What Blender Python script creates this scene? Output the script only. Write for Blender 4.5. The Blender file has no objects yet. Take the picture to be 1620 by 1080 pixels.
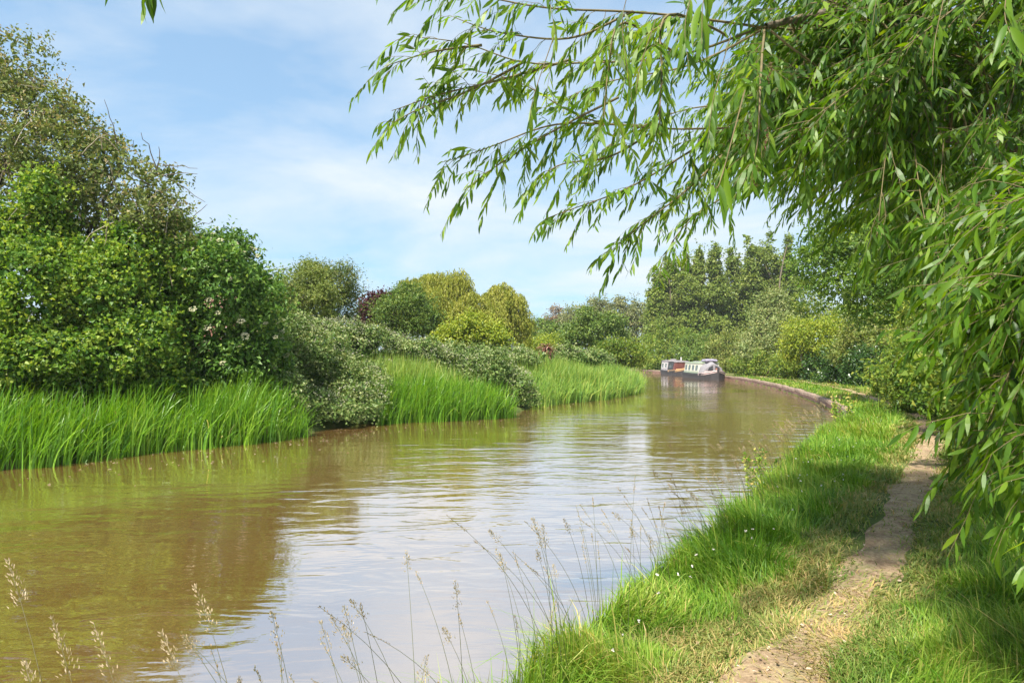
import bpy, math, random
import numpy as np
from mathutils import Vector, Matrix

R = math.radians
sc = bpy.context.scene
COL = sc.collection
FPX, CX, HZ, EYE = 1080.0, 810.0, 565.0, 1.9      # focal length in photo pixels, centre column, horizon row, eye height over water


def at(px, py, Y):
    """point of the place seen at photo pixel (px, py), Y metres ahead"""
    return np.array([(px - CX) / FPX * Y, Y, EYE + (HZ - py) / FPX * Y])


# ------------------------------------------------------------------ camera, sky, sun, exposure
cam_d = bpy.data.cameras.new('camera')
cam = bpy.data.objects.new('camera', cam_d)
COL.objects.link(cam)
cam.location = (0, 0, EYE)
cam.rotation_euler = (R(90), 0, 0)
cam_d.sensor_width = 36
cam_d.lens = 24
cam_d.shift_y = 25 / 1620
cam_d.clip_start = 0.05
cam_d.clip_end = 3000
sc.camera = cam

SUN_TO = Vector((-0.34, -0.52, 1.0)).normalized()
sun_el = math.asin(SUN_TO.z)
sun_az = math.atan2(SUN_TO.x, SUN_TO.y)
world = bpy.data.worlds.new('World')
sc.world = world
world.use_nodes = True
wt = world.node_tree
wt.nodes.clear()
w_out = wt.nodes.new('ShaderNodeOutputWorld')
w_bg = wt.nodes.new('ShaderNodeBackground')
w_bg.inputs['Strength'].default_value = 0.10
sky = wt.nodes.new('ShaderNodeTexSky')
sky.sky_type = 'NISHITA'
sky.sun_disc = False
sky.sun_elevation = sun_el
sky.sun_rotation = sun_az
sky.air_density = 1.0
sky.dust_density = 0.5
sky.ozone_density = 1.0
tc = wt.nodes.new('ShaderNodeTexCoord')
sep = wt.nodes.new('ShaderNodeSeparateXYZ')
wt.links.new(tc.outputs['Generated'], sep.inputs[0])


def wmath(op, a, b):
    n = wt.nodes.new('ShaderNodeMath')
    n.operation = op
    for i, v in enumerate((a, b)):
        if isinstance(v, (int, float)):
            n.inputs[i].default_value = v
        else:
            wt.links.new(v, n.inputs[i])
    return n.outputs[0]


zz = wmath('ADD', wmath('MAXIMUM', sep.outputs['Z'], 0.0), 0.16)
u = wmath('DIVIDE', sep.outputs['X'], zz)
v = wmath('DIVIDE', sep.outputs['Y'], zz)
comb = wt.nodes.new('ShaderNodeCombineXYZ')
wt.links.new(wmath('MULTIPLY', u, 0.8), comb.inputs[0])
wt.links.new(wmath('MULTIPLY', v, 0.9), comb.inputs[1])
comb.inputs[2].default_value = 12.3
cn = wt.nodes.new('ShaderNodeTexNoise')
cn.inputs['Scale'].default_value = 1.05
cn.inputs['Detail'].default_value = 9
cn.inputs['Roughness'].default_value = 0.56
cn.inputs['Distortion'].default_value = 0.5
wt.links.new(comb.outputs[0], cn.inputs['Vector'])
cr = wt.nodes.new('ShaderNodeValToRGB')
cr.color_ramp.elements[0].position = 0.38
cr.color_ramp.elements[0].color = (0.06, 0.06, 0.06, 1)
cr.color_ramp.elements[1].position = 0.66
cr.color_ramp.elements[1].color = (0.9, 0.9, 0.9, 1)
wt.links.new(cn.outputs['Fac'], cr.inputs[0])
cmix = wt.nodes.new('ShaderNodeMix')
cmix.data_type = 'RGBA'
wt.links.new(cr.outputs[0], cmix.inputs[0])
tnt = wt.nodes.new('ShaderNodeMix')
tnt.data_type = 'RGBA'
tnt.blend_type = 'MULTIPLY'
tnt.inputs[0].default_value = 1
sg = wt.nodes.new('ShaderNodeGamma')
sg.inputs[1].default_value = 0.45
wt.links.new(sky.outputs[0], sg.inputs[0])
wt.links.new(sg.outputs[0], tnt.inputs[6])
tnt.inputs[7].default_value = (0.97, 1.38, 1.70, 1)
wt.links.new(tnt.outputs[2], cmix.inputs[6])
cmix.inputs[7].default_value = (3.2, 3.45, 3.65, 1)
wt.links.new(cmix.outputs[2], w_bg.inputs['Color'])
wt.links.new(w_bg.outputs[0], w_out.inputs[0])

sun_d = bpy.data.lights.new('sun', 'SUN')
sun_d.energy = 4.3
sun_d.angle = R(3.5)
sun_d.color = (1.0, 0.94, 0.84)
sun = bpy.data.objects.new('sun', sun_d)
COL.objects.link(sun)
sun.rotation_euler = SUN_TO.to_track_quat('Z', 'Y').to_euler()
sun.location = (-20, -20, 40)

sc.view_settings.view_transform = 'Standard'
sc.view_settings.look = 'None'
sc.view_settings.gamma = 1
sc.view_settings.use_curve_mapping = False
sc.view_settings.exposure = 1.52
sc.render.engine = 'CYCLES'
cy = sc.cycles
cy.max_bounces = 6
cy.diffuse_bounces = 4
cy.glossy_bounces = 3
cy.transmission_bounces = 4
cy.transparent_max_bounces = 4
cy.sample_clamp_indirect = 6
cy.use_denoising = True
try:
    cy.denoiser = 'OPENIMAGEDENOISE'
except Exception:
    pass


# ------------------------------------------------------------------ helpers: numbers
def nrm(a):
    return a / np.maximum(np.linalg.norm(a, axis=-1, keepdims=True), 1e-9)


def sst(a, b, x):
    t = np.clip((x - a) / (b - a), 0, 1)
    return t * t * (3 - 2 * t)


def wav(P, f, seed):
    """cheap smooth noise in about -1..1"""
    g = np.random.default_rng(seed)
    o = np.zeros(len(P))
    k = P.shape[1]
    for i in range(7):
        d = g.normal(size=k)
        d /= np.linalg.norm(d)
        o += np.sin(P @ (d * f * g.uniform(0.6, 1.7)) + g.uniform(0, 6.28))
    return o / 3.2


def polydist(P, L):
    """distance of each point to an open polyline, signed side (+ = right of travel), index"""
    L = np.asarray(L, float)
    best = np.full(len(P), 1e9)
    side = np.zeros(len(P))
    for a, b in zip(L[:-1], L[1:]):
        ab = b - a
        t = np.clip(((P - a) @ ab) / (ab @ ab), 0, 1)
        q = a + t[:, None] * ab
        d = np.linalg.norm(P - q, axis=1)
        m = d < best
        best[m] = d[m]
        cr_ = ab[0] * (P[:, 1] - a[1]) - ab[1] * (P[:, 0] - a[0])
        side[m] = -np.sign(cr_[m])
    return best, side


def smooth_line(L, n):
    """Catmull-Rom through points, n samples per span"""
    L = np.asarray(L, float)
    Q = np.vstack([2 * L[0] - L[1], L, 2 * L[-1] - L[-2]])
    out = []
    for i in range(1, len(Q) - 2):
        p0, p1, p2, p3 = Q[i - 1], Q[i], Q[i + 1], Q[i + 2]
        for t in np.linspace(0, 1, n, endpoint=False):
            out.append(0.5 * (2 * p1 + (p2 - p0) * t + (2 * p0 - 5 * p1 + 4 * p2 - p3) * t * t + (3 * p1 - p0 - 3 * p2 + p3) * t ** 3))
    out.append(L[-1])
    return np.array(out)


# the canal: towpath bank (RB) and offside bank (LB), plan view, metres
RB = smooth_line([(-60, -26), (-30, -13), (-12, -6.5), (-5, -2.0), (-2.0, 0.5), (-0.6, 2.3), (0.12, 3.5), (.5, 4.2), (1.0, 5.0), (1.95, 6.5), (3.0, 8.4), (4.2, 10.5),
      (6.9, 15.2), (9.9, 20), (12.4, 27.4), (15.4, 38.7), (17.6, 50), (18.5, 58), (18.6, 66), (18.3, 78),
      (16, 90), (10, 100), (0, 108), (-20, 115), (-80, 120)], 4)
LB = smooth_line([(-60, -14), (-40, -4), (-22, 4), (-13, 9), (-8.7, 11.6), (-7.4, 13.7), (-6.2, 14.8), (-5.2, 16.6), (-4.8, 18.6),
      (-3.7, 19.8), (-2.07, 20.5), (-0.2, 22), (.5, 25), (1.2, 27.8), (3.7, 31), (7, 38.7), (9.5, 48), (10, 58),
      (9, 68), (5, 78), (-5, 88), (-25, 95), (-80, 98)], 4)
POLY = np.vstack([RB, LB[::-1]])
PATH = smooth_line([(-1.6, -2), (-0.3, 0.6), (0.5, 2.0), (1.18, 3.25), (1.95, 4.3), (3.2, 5.9), (5.75, 9.6), (8.2, 13.4), (11, 18.4),
        (13.2, 24), (15.0, 29.5), (17.6, 38), (19.6, 48), (20.4, 58), (20.6, 68), (20.2, 80), (17.6, 93), (11, 103), (0, 111)], 5)


def inside(P):
    c = np.zeros(len(P), bool)
    n = len(POLY)
    for i in range(n):
        x1, y1 = POLY[i]
        x2, y2 = POLY[(i + 1) % n]
        if y1 == y2:
            continue
        m = ((y1 > P[:, 1]) != (y2 > P[:, 1])) & (P[:, 0] < (x2 - x1) * (P[:, 1] - y1) / (y2 - y1) + x1)
        c ^= m
    return c


def site(P):
    """signed distance from the water (negative in it), and whether the towpath bank is the nearer one"""
    P = np.asarray(P, float)
    dr, _ = polydist(P, RB)
    dl, _ = polydist(P, LB)
    d = np.minimum(dr, dl)
    d[inside(P)] *= -1
    return d, dr < dl


def height(P):
    P = np.asarray(P, float)[:, :2]
    d, right = site(P)
    n1 = wav(P, 1.3, 5) * 0.03 + wav(P, 0.35, 6) * 0.05
    zr = -0.9 + 1.2 * sst(-0.55, 0.14, d) + 0.012 * np.clip(d - 3, 0, 12) + n1 * sst(0.1, 0.6, d) * 0.6
    zl = -0.9 + 1.02 * sst(-0.55, 0.1, d) + 0.26 * np.clip(d - 0.4, 0, 4) + 0.03 * np.clip(d - 4.4, 0, 20) + n1 * sst(0.1, 0.6, d)
    return np.where(right, zr, zl)


# ------------------------------------------------------------------ helpers: meshes and objects
def mesh_np(name, V, F, mat, tint=None, smooth=False):
    """V (n,3); F list of index arrays, each (m,k); tint per vertex 0..1"""
    me = bpy.data.meshes.new(name)
    V = np.ascontiguousarray(V, np.float32)
    me.vertices.add(len(V))
    me.vertices.foreach_set('co', V.ravel())
    if not isinstance(F, (list, tuple)):
        F = [F]
    loops = np.concatenate([f.ravel() for f in F]).astype(np.int32)
    tot = np.concatenate([np.full(len(f), f.shape[1]) for f in F]).astype(np.int32)
    start = np.concatenate([[0], np.cumsum(tot)[:-1]]).astype(np.int32)
    me.loops.add(len(loops))
    me.loops.foreach_set('vertex_index', loops)
    me.polygons.add(len(tot))
    me.polygons.foreach_set('loop_start', start)
    me.polygons.foreach_set('use_smooth', np.full(len(tot), bool(smooth)))
    if tint is not None:
        a = me.attributes.new('tint', 'FLOAT', 'POINT')
        a.data.foreach_set('value', np.ascontiguousarray(tint, np.float32))
    me.update(calc_edges=True)
    if mat is not None:
        me.materials.append(mat)
    return me


def obj(name, me, parent=None, label=None, cat=None, group=None, kind=None):
    o = bpy.data.objects.new(name, me)
    COL.objects.link(o)
    if parent is not None:
        o.parent = parent
    if label:
        o['label'] = label
    if cat:
        o['category'] = cat
    if group:
        o['group'] = group
    if kind:
        o['kind'] = kind
    return o


def empty(name, loc, label, cat, group=None, rz=0.0):
    o = obj(name, None, None, label, cat, group)
    o.location = tuple(float(c) for c in loc)
    o.rotation_euler = (0, 0, rz)
    o.empty_display_size = 0.2
    return o


class MB:
    """collects boxes, tubes, prisms into one mesh"""
    def __init__(s):
        s.v, s.f3, s.f4, s.n = [], [], [], 0

    def add(s, V, F):
        V = np.asarray(V, float)
        for f in F:
            f = [i + s.n for i in f]
            if len(f) == 3:
                s.f3.append(f)
            elif len(f) == 4:
                s.f4.append(f)
            else:
                for k in range(1, len(f) - 1):
                    s.f3.append([f[0], f[k], f[k + 1]])
        s.v.append(V)
        s.n += len(V)
        return s

    def box(s, c, d, rz=0.0, bev=0.0, top=1.0):
        x, y, z = d[0] / 2, d[1] / 2, d[2] / 2
        if bev <= 0:
            V = np.array([(-x, -y, -z), (x, -y, -z), (x, y, -z), (-x, y, -z), (-x * top, -y * top, z), (x * top, -y * top, z), (x * top, y * top, z), (-x * top, y * top, z)])
            F = [(0, 3, 2, 1), (4, 5, 6, 7), (0, 1, 5, 4), (1, 2, 6, 5), (2, 3, 7, 6), (3, 0, 4, 7)]
        else:
            b = bev
            rings = [(-z, b), (-z + b, 0), (z - b, 0), (z, b)]
            V, F = [], []
            for zz_, i in rings:
                V += [(-x + i, -y + i, zz_), (x - i, -y + i, zz_), (x - i, y - i, zz_), (-x + i, y - i, zz_)]
            for r in range(3):
                for k in range(4):
                    F.append((r * 4 + k, r * 4 + (k + 1) % 4, r * 4 + 4 + (k + 1) % 4, r * 4 + 4 + k))
            F += [(3, 2, 1, 0), (12, 13, 14, 15)]
            V = np.array(V)
        ca, sa = math.cos(rz), math.sin(rz)
        W = V.copy()
        W[:, 0] = V[:, 0] * ca - V[:, 1] * sa
        W[:, 1] = V[:, 0] * sa + V[:, 1] * ca
        return s.add(W + np.asarray(c, float), F)

    def tube(s, pts, rad, n=6, cap=True):
        V, F = tube_arrays(pts, rad, n)
        s.add(V, [tuple(f) for f in F])
        if cap:
            m = len(pts)
            s.f3 += [[s.n - n, s.n - n + k, s.n - n + k + 1] for k in range(1, n - 1)]
        return s

    def mesh(s, name, mat, smooth=False):
        F = []
        if s.f3:
            F.append(np.array(s.f3))
        if s.f4:
            F.append(np.array(s.f4))
        return mesh_np(name, np.vstack(s.v), F, mat, None, smooth)

    def obj(s, name, mat, parent=None, smooth=False, **k):
        return obj(name, s.mesh(name, mat, smooth), parent, **k)


def tube_arrays(pts, rad, n=6):
    P = np.asarray(pts, float)
    m = len(P)
    r = np.broadcast_to(np.asarray(rad, float), (m,)) if np.ndim(rad) == 0 else np.asarray(rad, float)
    T = np.gradient(P, axis=0)
    T = nrm(T)
    ref = np.array([0.12, 0.31, 0.94]) if abs(T[:, 2]).mean() < 0.8 else np.array([0.95, 0.2, 0.1])
    A = nrm(np.cross(T, ref))
    B = np.cross(T, A)
    an = np.linspace(0, 2 * math.pi, n, endpoint=False)
    V = P[:, None, :] + r[:, None, None] * (np.cos(an)[None, :, None] * A[:, None, :] + np.sin(an)[None, :, None] * B[:, None, :])
    idx = np.arange(m * n).reshape(m, n)
    a = idx[:-1]
    b = idx[1:]
    F = np.stack([a, np.roll(a, -1, 1), np.roll(b, -1, 1), b], -1).reshape(-1, 4)
    return V.reshape(-1, 3), F


def tubes_mesh(name, lines, mat, n=5):
    """lines: list of (pts, radii)"""
    V, F, o = [], [], 0
    for p, r in lines:
        v_, f_ = tube_arrays(p, r, n)
        V.append(v_)
        F.append(f_ + o)
        o += len(v_)
    return mesh_np(name, np.vstack(V), np.vstack(F), mat, None, True)


def leaf_arrays(P, D, N, L, W, shape='diamond', rng=None, droop=0.25):
    """many leaves as arrays. D axis towards the tip, N rough normal."""
    D = nrm(D)
    S = nrm(np.cross(D, N))
    N = np.cross(S, D)
    L = np.asarray(L)[:, None]
    W = np.asarray(W)[:, None]
    n = len(P)
    if shape == 'diamond':
        up = N * W * 0.28
        V = np.stack([P, P + D * L * 0.45 + S * W * 0.5 + up, P + D * L - N * L * droop * 0.4, P + D * L * 0.45 - S * W * 0.5 + up], 1)
        b = np.arange(n)[:, None] * 4
        F = np.concatenate([b + np.array([[0, 2, 1]]), b + np.array([[0, 3, 2]])], 0)
        return V.reshape(-1, 3), [F], 4
    if shape == 'broad':                                  # six-point leaf, folded on its rib
        up = N * W * 0.18
        V = np.stack([P, P + D * L * 0.28 + S * W * 0.48 + up, P + D * L * 0.68 + S * W * 0.36 + up * 0.6 - N * L * droop * 0.25,
                      P + D * L - N * L * droop * 0.5,
                      P + D * L * 0.68 - S * W * 0.36 + up * 0.6 - N * L * droop * 0.25, P + D * L * 0.28 - S * W * 0.48 + up], 1)
        b = np.arange(n)[:, None] * 6
        F = np.concatenate([b + np.array([[0, 3, 2, 1]]), b + np.array([[0, 5, 4, 3]])], 0)
        return V.reshape(-1, 3), [F], 6
    # lance: narrow leaf with three pairs, arched
    ts = np.array([0.22, 0.5, 0.78])
    ws = np.array([0.40, 0.50, 0.30])
    rows = [P]
    for t, w in zip(ts, ws):
        c = P + D * L * t - N * L * droop * t * t
        rows += [c + S * W * w, c - S * W * w]
    rows.append(P + D * L - N * L * droop)
    V = np.stack(rows, 1)
    b = np.arange(n)[:, None] * 8
    Q = np.concatenate([b + np.array([[1, 2, 4, 3]]), b + np.array([[3, 4, 6, 5]])], 0)
    T = np.concatenate([b + np.array([[0, 2, 1]]), b + np.array([[5, 6, 7]])], 0)
    return V.reshape(-1, 3), [Q, T], 8


def leaves_mesh(name, parts, mat):
    """parts: list of (V, [F..], k, tint per leaf)"""
    V, F3, F4, T, o = [], [], [], [], 0
    for v_, fs, k, t in parts:
        V.append(v_)
        for f in fs:
            (F3 if f.shape[1] == 3 else F4).append(f + o)
        T.append(np.repeat(t, k))
        o += len(v_)
    F = []
    if F3:
        F.append(np.vstack(F3))
    if F4:
        F.append(np.vstack(F4))
    return mesh_np(name, np.vstack(V), F, mat, np.concatenate(T))


# ------------------------------------------------------------------ materials
def nodes_of(name):
    m = bpy.data.materials.new(name)
    m.use_nodes = True
    nt = m.node_tree
    return m, nt, nt.nodes['Principled BSDF'], nt.nodes['Material Output']


def ramp(nt, fac, cols):
    r = nt.nodes.new('ShaderNodeValToRGB')
    el = r.color_ramp.elements
    while len(el) < len(cols):
        el.new(0.5)
    for e, (p, c) in zip(el, cols):
        e.position = p
        e.color = (*c, 1)
    nt.links.new(fac, r.inputs[0])
    return r.outputs[0]


def noise(nt, scale, detail=4, rough=0.55, vec=None, dist=0.0):
    n = nt.nodes.new('ShaderNodeTexNoise')
    n.inputs['Scale'].default_value = scale
    n.inputs['Detail'].default_value = detail
    n.inputs['Roughness'].default_value = rough
    n.inputs['Distortion'].default_value = dist
    if vec is not None:
        nt.links.new(vec, n.inputs['Vector'])
    return n.outputs['Fac']


def leaf_mat(name, cols, trans=0.35, rough=0.5, spec=0.3, tmul=(1.5, 1.35, 0.6), lift=(1.55, 1.32, 1.25)):
    m, nt, bs, out = nodes_of(name)
    at_ = nt.nodes.new('ShaderNodeAttribute')
    at_.attribute_name = 'tint'
    k = len(cols)
    if tmul[1] <= 1.0:
        lift = (1, 1, 1)
    c = ramp(nt, at_.outputs['Fac'], [(i / max(k - 1, 1), (q[0] * lift[0], q[1] * lift[1], q[2] * lift[2])) for i, q in enumerate(cols)])
    nt.links.new(c, bs.inputs['Base Color'])
    bs.inputs['Roughness'].default_value = rough
    bs.inputs['Specular IOR Level'].default_value = spec
    tr = nt.nodes.new('ShaderNodeBsdfTranslucent')
    mul = nt.nodes.new('ShaderNodeMix')
    mul.data_type = 'RGBA'
    mul.blend_type = 'MULTIPLY'
    mul.inputs[0].default_value = 1
    nt.links.new(c, mul.inputs[6])
    mul.inputs[7].default_value = (*tmul, 1)
    nt.links.new(mul.outputs[2], tr.inputs['Color'])
    mx = nt.nodes.new('ShaderNodeMixShader')
    mx.inputs[0].default_value = trans
    nt.links.new(bs.outputs[0], mx.inputs[1])
    nt.links.new(tr.outputs[0], mx.inputs[2])
    nt.links.new(mx.outputs[0], out.inputs[0])
    return m


def plain_mat(name, cols, scale=6, rough=0.7, bump=0.0, detail=5, spec=0.3, metal=0.0):
    m, nt, bs, out = nodes_of(name)
    tc_ = nt.nodes.new('ShaderNodeTexCoord')
    f = noise(nt, scale, detail, 0.6, tc_.outputs['Object'])
    k = len(cols)
    c = ramp(nt, f, [(0.3 + 0.4 * i / max(k - 1, 1), q) for i, q in enumerate(cols)])
    nt.links.new(c, bs.inputs['Base Color'])
    bs.inputs['Roughness'].default_value = rough
    bs.inputs['Specular IOR Level'].default_value = spec
    bs.inputs['Metallic'].default_value = metal
    if bump:
        b = nt.nodes.new('ShaderNodeBump')
        b.inputs['Strength'].default_value = bump
        b.inputs['Distance'].default_value = 0.02
        nt.links.new(noise(nt, scale * 5, 4, 0.6, tc_.outputs['Object']), b.inputs['Height'])
        nt.links.new(b.outputs[0], bs.inputs['Normal'])
    return m


M = {}
M['hop'] = leaf_mat('hop_leaves', [(.020, .070, .008), (.058, .145, .016), (.115, .215, .026), (.19, .28, .045)], 0.42)
M['hawthorn_brown'] = leaf_mat('hawthorn_leaves', [(.035, .065, .014), (.065, .11, .024), (.10, .15, .04), (.17, .165, .08)], 0.25)
M['olive'] = leaf_mat('olive_leaves', [(.04, .075, .014), (.08, .13, .024), (.13, .18, .04), (.20, .23, .08)], 0.3)
M['elder'] = leaf_mat('elder_leaves', [(.016, .058, .008), (.035, .10, .014), (.07, .16, .024), (.12, .21, .04)], 0.3)
M['bramble'] = leaf_mat('bramble_leaves', [(.022, .06, .012), (.05, .11, .022), (.10, .17, .045), (.20, .26, .12)], 0.25)
M['blossom'] = leaf_mat('pale_blossom', [(.15, .20, .07), (.26, .28, .15), (.38, .37, .26), (.48, .45, .36)], 0.25, tmul=(1, 1, .9))
M['umbel'] = leaf_mat('cream_umbel', [(.38, .38, .20), (.52, .51, .32), (.62, .60, .44)], 0.3, tmul=(1, 1, .9))
M['reed'] = leaf_mat('reed_blades', [(.028, .11, .006), (.055, .17, .010), (.09, .23, .016), (.15, .29, .035)], 0.4, 0.42, 0.4, lift=(1.6, 1.25, 1.0))
M['reed_dry'] = leaf_mat('dry_reed_blades', [(.22, .28, .09), (.36, .35, .17), (.44, .40, .22)], 0.3)
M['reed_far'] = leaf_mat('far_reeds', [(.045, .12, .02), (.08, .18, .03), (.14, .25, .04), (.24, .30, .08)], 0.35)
M['grass'] = leaf_mat('grass_blades', [(.035, .11, .008), (.065, .17, .014), (.115, .23, .022), (.19, .28, .05), (.36, .33, .13)], 0.38, 0.5, 0.3)
M['grass_dry'] = leaf_mat('dry_grass_blades', [(.04, .10, .012), (.075, .15, .022), (.13, .18, .045), (.22, .21, .08), (.30, .25, .12)], 0.3)
M['straw'] = leaf_mat('straw', [(.16, .15, .07), (.27, .22, .12), (.42, .34, .22)], 0.25, tmul=(1.1, 1, .7))
M['stem_dark'] = leaf_mat('dark_grass_heads', [(.06, .08, .03), (.14, .13, .06), (.26, .20, .12)], 0.2)
M['sorrel'] = leaf_mat('sorrel_heads', [(.16, .07, .035), (.26, .09, .05), (.22, .16, .06)], 0.25, tmul=(1.1, .9, .6))
M['willow'] = leaf_mat('willow_leaves', [(.028, .075, .006), (.055, .13, .010), (.10, .19, .014), (.16, .25, .03)], 0.48, 0.45, 0.35, (2.05, 1.75, .35), (1.12, 1.09, .95))
M['weeping'] = leaf_mat('weeping_willow_leaves', [(.10, .14, .015), (.17, .21, .025), (.25, .28, .045), (.32, .33, .08)], 0.35, lift=(1.3, 1.22, 1.3))
M['round_green'] = leaf_mat('round_tree_leaves', [(.03, .075, .014), (.055, .115, .02), (.09, .16, .03), (.14, .20, .045)], 0.28)
M['feather'] = leaf_mat('feathery_leaves', [(.028, .06, .014), (.05, .095, .022), (.085, .14, .03), (.16, .17, .055)], 0.25)
M['birch'] = leaf_mat('birch_leaves', [(.05, .09, .02), (.085, .14, .03), (.13, .19, .045), (.19, .23, .08)], 0.3)
M['lime'] = leaf_mat('lime_leaves', [(.075, .13, .012), (.13, .19, .02), (.20, .25, .03), (.28, .30, .06)], 0.4, lift=(1.4, 1.35, 1.2))
M['plum'] = leaf_mat('plum_leaves', [(.035, .012, .016), (.065, .020, .024), (.12, .035, .035)], 0.25, tmul=(1.4, .7, .7))
M['copper'] = leaf_mat('copper_leaves', [(.10, .035, .025), (.18, .07, .05), (.30, .18, .13)], 0.25, tmul=(1.3, .8, .7))
M['far'] = leaf_mat('far_wood_leaves', [(.05, .085, .035), (.085, .125, .05), (.13, .165, .07), (.17, .19, .10)], 0.25)  # greyed, lightened greens put part of the distance haze into the leaf colour
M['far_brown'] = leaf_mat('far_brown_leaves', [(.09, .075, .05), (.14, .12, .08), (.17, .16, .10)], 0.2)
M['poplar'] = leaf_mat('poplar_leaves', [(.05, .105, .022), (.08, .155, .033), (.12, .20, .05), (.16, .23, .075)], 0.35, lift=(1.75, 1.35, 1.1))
M['hedge'] = leaf_mat('hedge_leaves', [(.03, .08, .010), (.065, .13, .016), (.12, .19, .026), (.20, .25, .05)], 0.38)
M['sallow'] = leaf_mat('sallow_leaves', [(.06, .11, .03), (.10, .16, .05), (.16, .22, .085), (.24, .28, .14)], 0.3)
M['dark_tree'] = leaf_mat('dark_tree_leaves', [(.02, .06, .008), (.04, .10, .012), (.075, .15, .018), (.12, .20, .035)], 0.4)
M['ivy'] = leaf_mat('ivy_leaves', [(.012, .04, .008), (.024, .07, .012), (.05, .11, .02)], 0.2, 0.35, 0.5)
M['bark'] = plain_mat('bark', [(.06, .045, .03), (.12, .095, .065), (.19, .16, .12)], 9, 0.9, 0.6)
M['twig'] = plain_mat('twig_bark', [(.09, .075, .03), (.17, .13, .06)], 12, 0.7)
M['twig_pale'] = plain_mat('dead_twig', [(.28, .24, .17), (.42, .37, .28)], 12, 0.8)
M['white_petal'] = leaf_mat('clover_heads', [(.55, .50, .45), (.75, .72, .66)], 0.2, tmul=(1, 1, 1))
M['litter'] = leaf_mat('leaf_litter', [(.16, .095, .05), (.28, .19, .11), (.46, .37, .28)], 0.1, tmul=(1, 1, 1))

# ground: soil with moss and thin turf
m, nt, bs, out = nodes_of('ground_soil')
g_ = nt.nodes.new('ShaderNodeNewGeometry')
c1 = ramp(nt, noise(nt, 1.3, 6, 0.65, g_.outputs['Position']), [(0.35, (.045, .065, .016)), (0.5, (.075, .10, .024)), (0.68, (.14, .125, .055))])
nt.links.new(c1, bs.inputs['Base Color'])
bs.inputs['Roughness'].default_value = 0.95
bs.inputs['Specular IOR Level'].default_value = 0.1
b_ = nt.nodes.new('ShaderNodeBump')
b_.inputs['Strength'].default_value = 0.6
b_.inputs['Distance'].default_value = 0.03
nt.links.new(noise(nt, 14, 6, 0.7, g_.outputs['Position']), b_.inputs['Height'])
nt.links.new(b_.outputs[0], bs.inputs['Normal'])
M['ground'] = m

# towpath: trodden earth, paler dust and straw patches
m, nt, bs, out = nodes_of('trodden_earth')
g_ = nt.nodes.new('ShaderNodeNewGeometry')
ca = ramp(nt, noise(nt, 5.5, 8, 0.72, g_.outputs['Position'], 0.4), [(0.30, (.17, .115, .07)), (0.44, (.28, .20, .125)), (0.55, (.35, .27, .165)), (0.68, (.27, .25, .11))])
cb = ramp(nt, noise(nt, 38, 5, 0.7, g_.outputs['Position']), [(0.3, (.55, .5, .5)), (0.6, (1.0, 1.0, 1.0)), (0.78, (1.6, 1.5, 1.4))])
mm = nt.nodes.new('ShaderNodeMix')
mm.data_type = 'RGBA'
mm.blend_type = 'MULTIPLY'
mm.inputs[0].default_value = 0.8
nt.links.new(ca, mm.inputs[6])
nt.links.new(cb, mm.inputs[7])
nt.links.new(mm.outputs[2], bs.inputs['Base Color'])
bs.inputs['Roughness'].default_value = 0.95
bs.inputs['Specular IOR Level'].default_value = 0.1
b_ = nt.nodes.new('ShaderNodeBump')
b_.inputs['Strength'].default_value = 0.8
b_.inputs['Distance'].default_value = 0.03
nt.links.new(noise(nt, 22, 7, 0.7, g_.outputs['Position']), b_.inputs['Height'])
nt.links.new(b_.outputs[0], bs.inputs['Normal'])
M['path'] = m

# water: silty brown body under a rippled mirror
m, nt, bs, out = nodes_of('silty_water')
nt.nodes.remove(bs)
g_ = nt.nodes.new('ShaderNodeNewGeometry')
mp = nt.nodes.new('ShaderNodeMapping')
mp.inputs['Rotation'].default_value = (0, 0, R(-14))
mp.inputs['Scale'].default_value = (0.55, 1.5, 1)
nt.links.new(g_.outputs['Position'], mp.inputs['Vector'])
w1 = noise(nt, 1.5, 3, 0.5, mp.outputs[0], 0.6)
w2 = noise(nt, 5.5, 3, 0.55, mp.outputs[0], 0.3)
patch = ramp(nt, noise(nt, 0.13, 2, 0.5, g_.outputs['Position']), [(0.40, (.22, .22, .22)), (0.60, (1, 1, 1))])
s1 = nt.nodes.new('ShaderNodeMath')
s1.operation = 'MULTIPLY_ADD'
nt.links.new(w2, s1.inputs[0])
s1.inputs[1].default_value = 0.14
nt.links.new(w1, s1.inputs[2])
s2 = nt.nodes.new('ShaderNodeMath')
s2.operation = 'MULTIPLY'
nt.links.new(s1.outputs[0], s2.inputs[0])
nt.links.new(patch, s2.inputs[1])
b_ = nt.nodes.new('ShaderNodeBump')
b_.inputs['Strength'].default_value = 1.0
b_.inputs['Distance'].default_value = 0.036
nt.links.new(s2.outputs[0], b_.inputs['Height'])
df = nt.nodes.new('ShaderNodeBsdfDiffuse')
cc = ramp(nt, noise(nt, 0.35, 5, 0.6, g_.outputs['Position'], 0.5), [(0.3, (.19, .105, .026)), (0.55, (.22, .130, .042)), (0.75, (.22, .142, .055))])
nt.links.new(cc, df.inputs['Color'])
gl = nt.nodes.new('ShaderNodeBsdfGlossy')
gl.inputs['Roughness'].default_value = 0.03
gl.inputs['Color'].default_value = (1, .965, .95, 1)
nt.links.new(b_.outputs[0], gl.inputs['Normal'])
fr = nt.nodes.new('ShaderNodeFresnel')
fr.inputs['IOR'].default_value = 1.5
nt.links.new(b_.outputs[0], fr.inputs['Normal'])
mx = nt.nodes.new('ShaderNodeMixShader')
fa = nt.nodes.new('ShaderNodeMath')
fa.operation = 'MULTIPLY_ADD'
nt.links.new(fr.outputs[0], fa.inputs[0])
fa.inputs[1].default_value = .34
fa.inputs[2].default_value = .66
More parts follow.
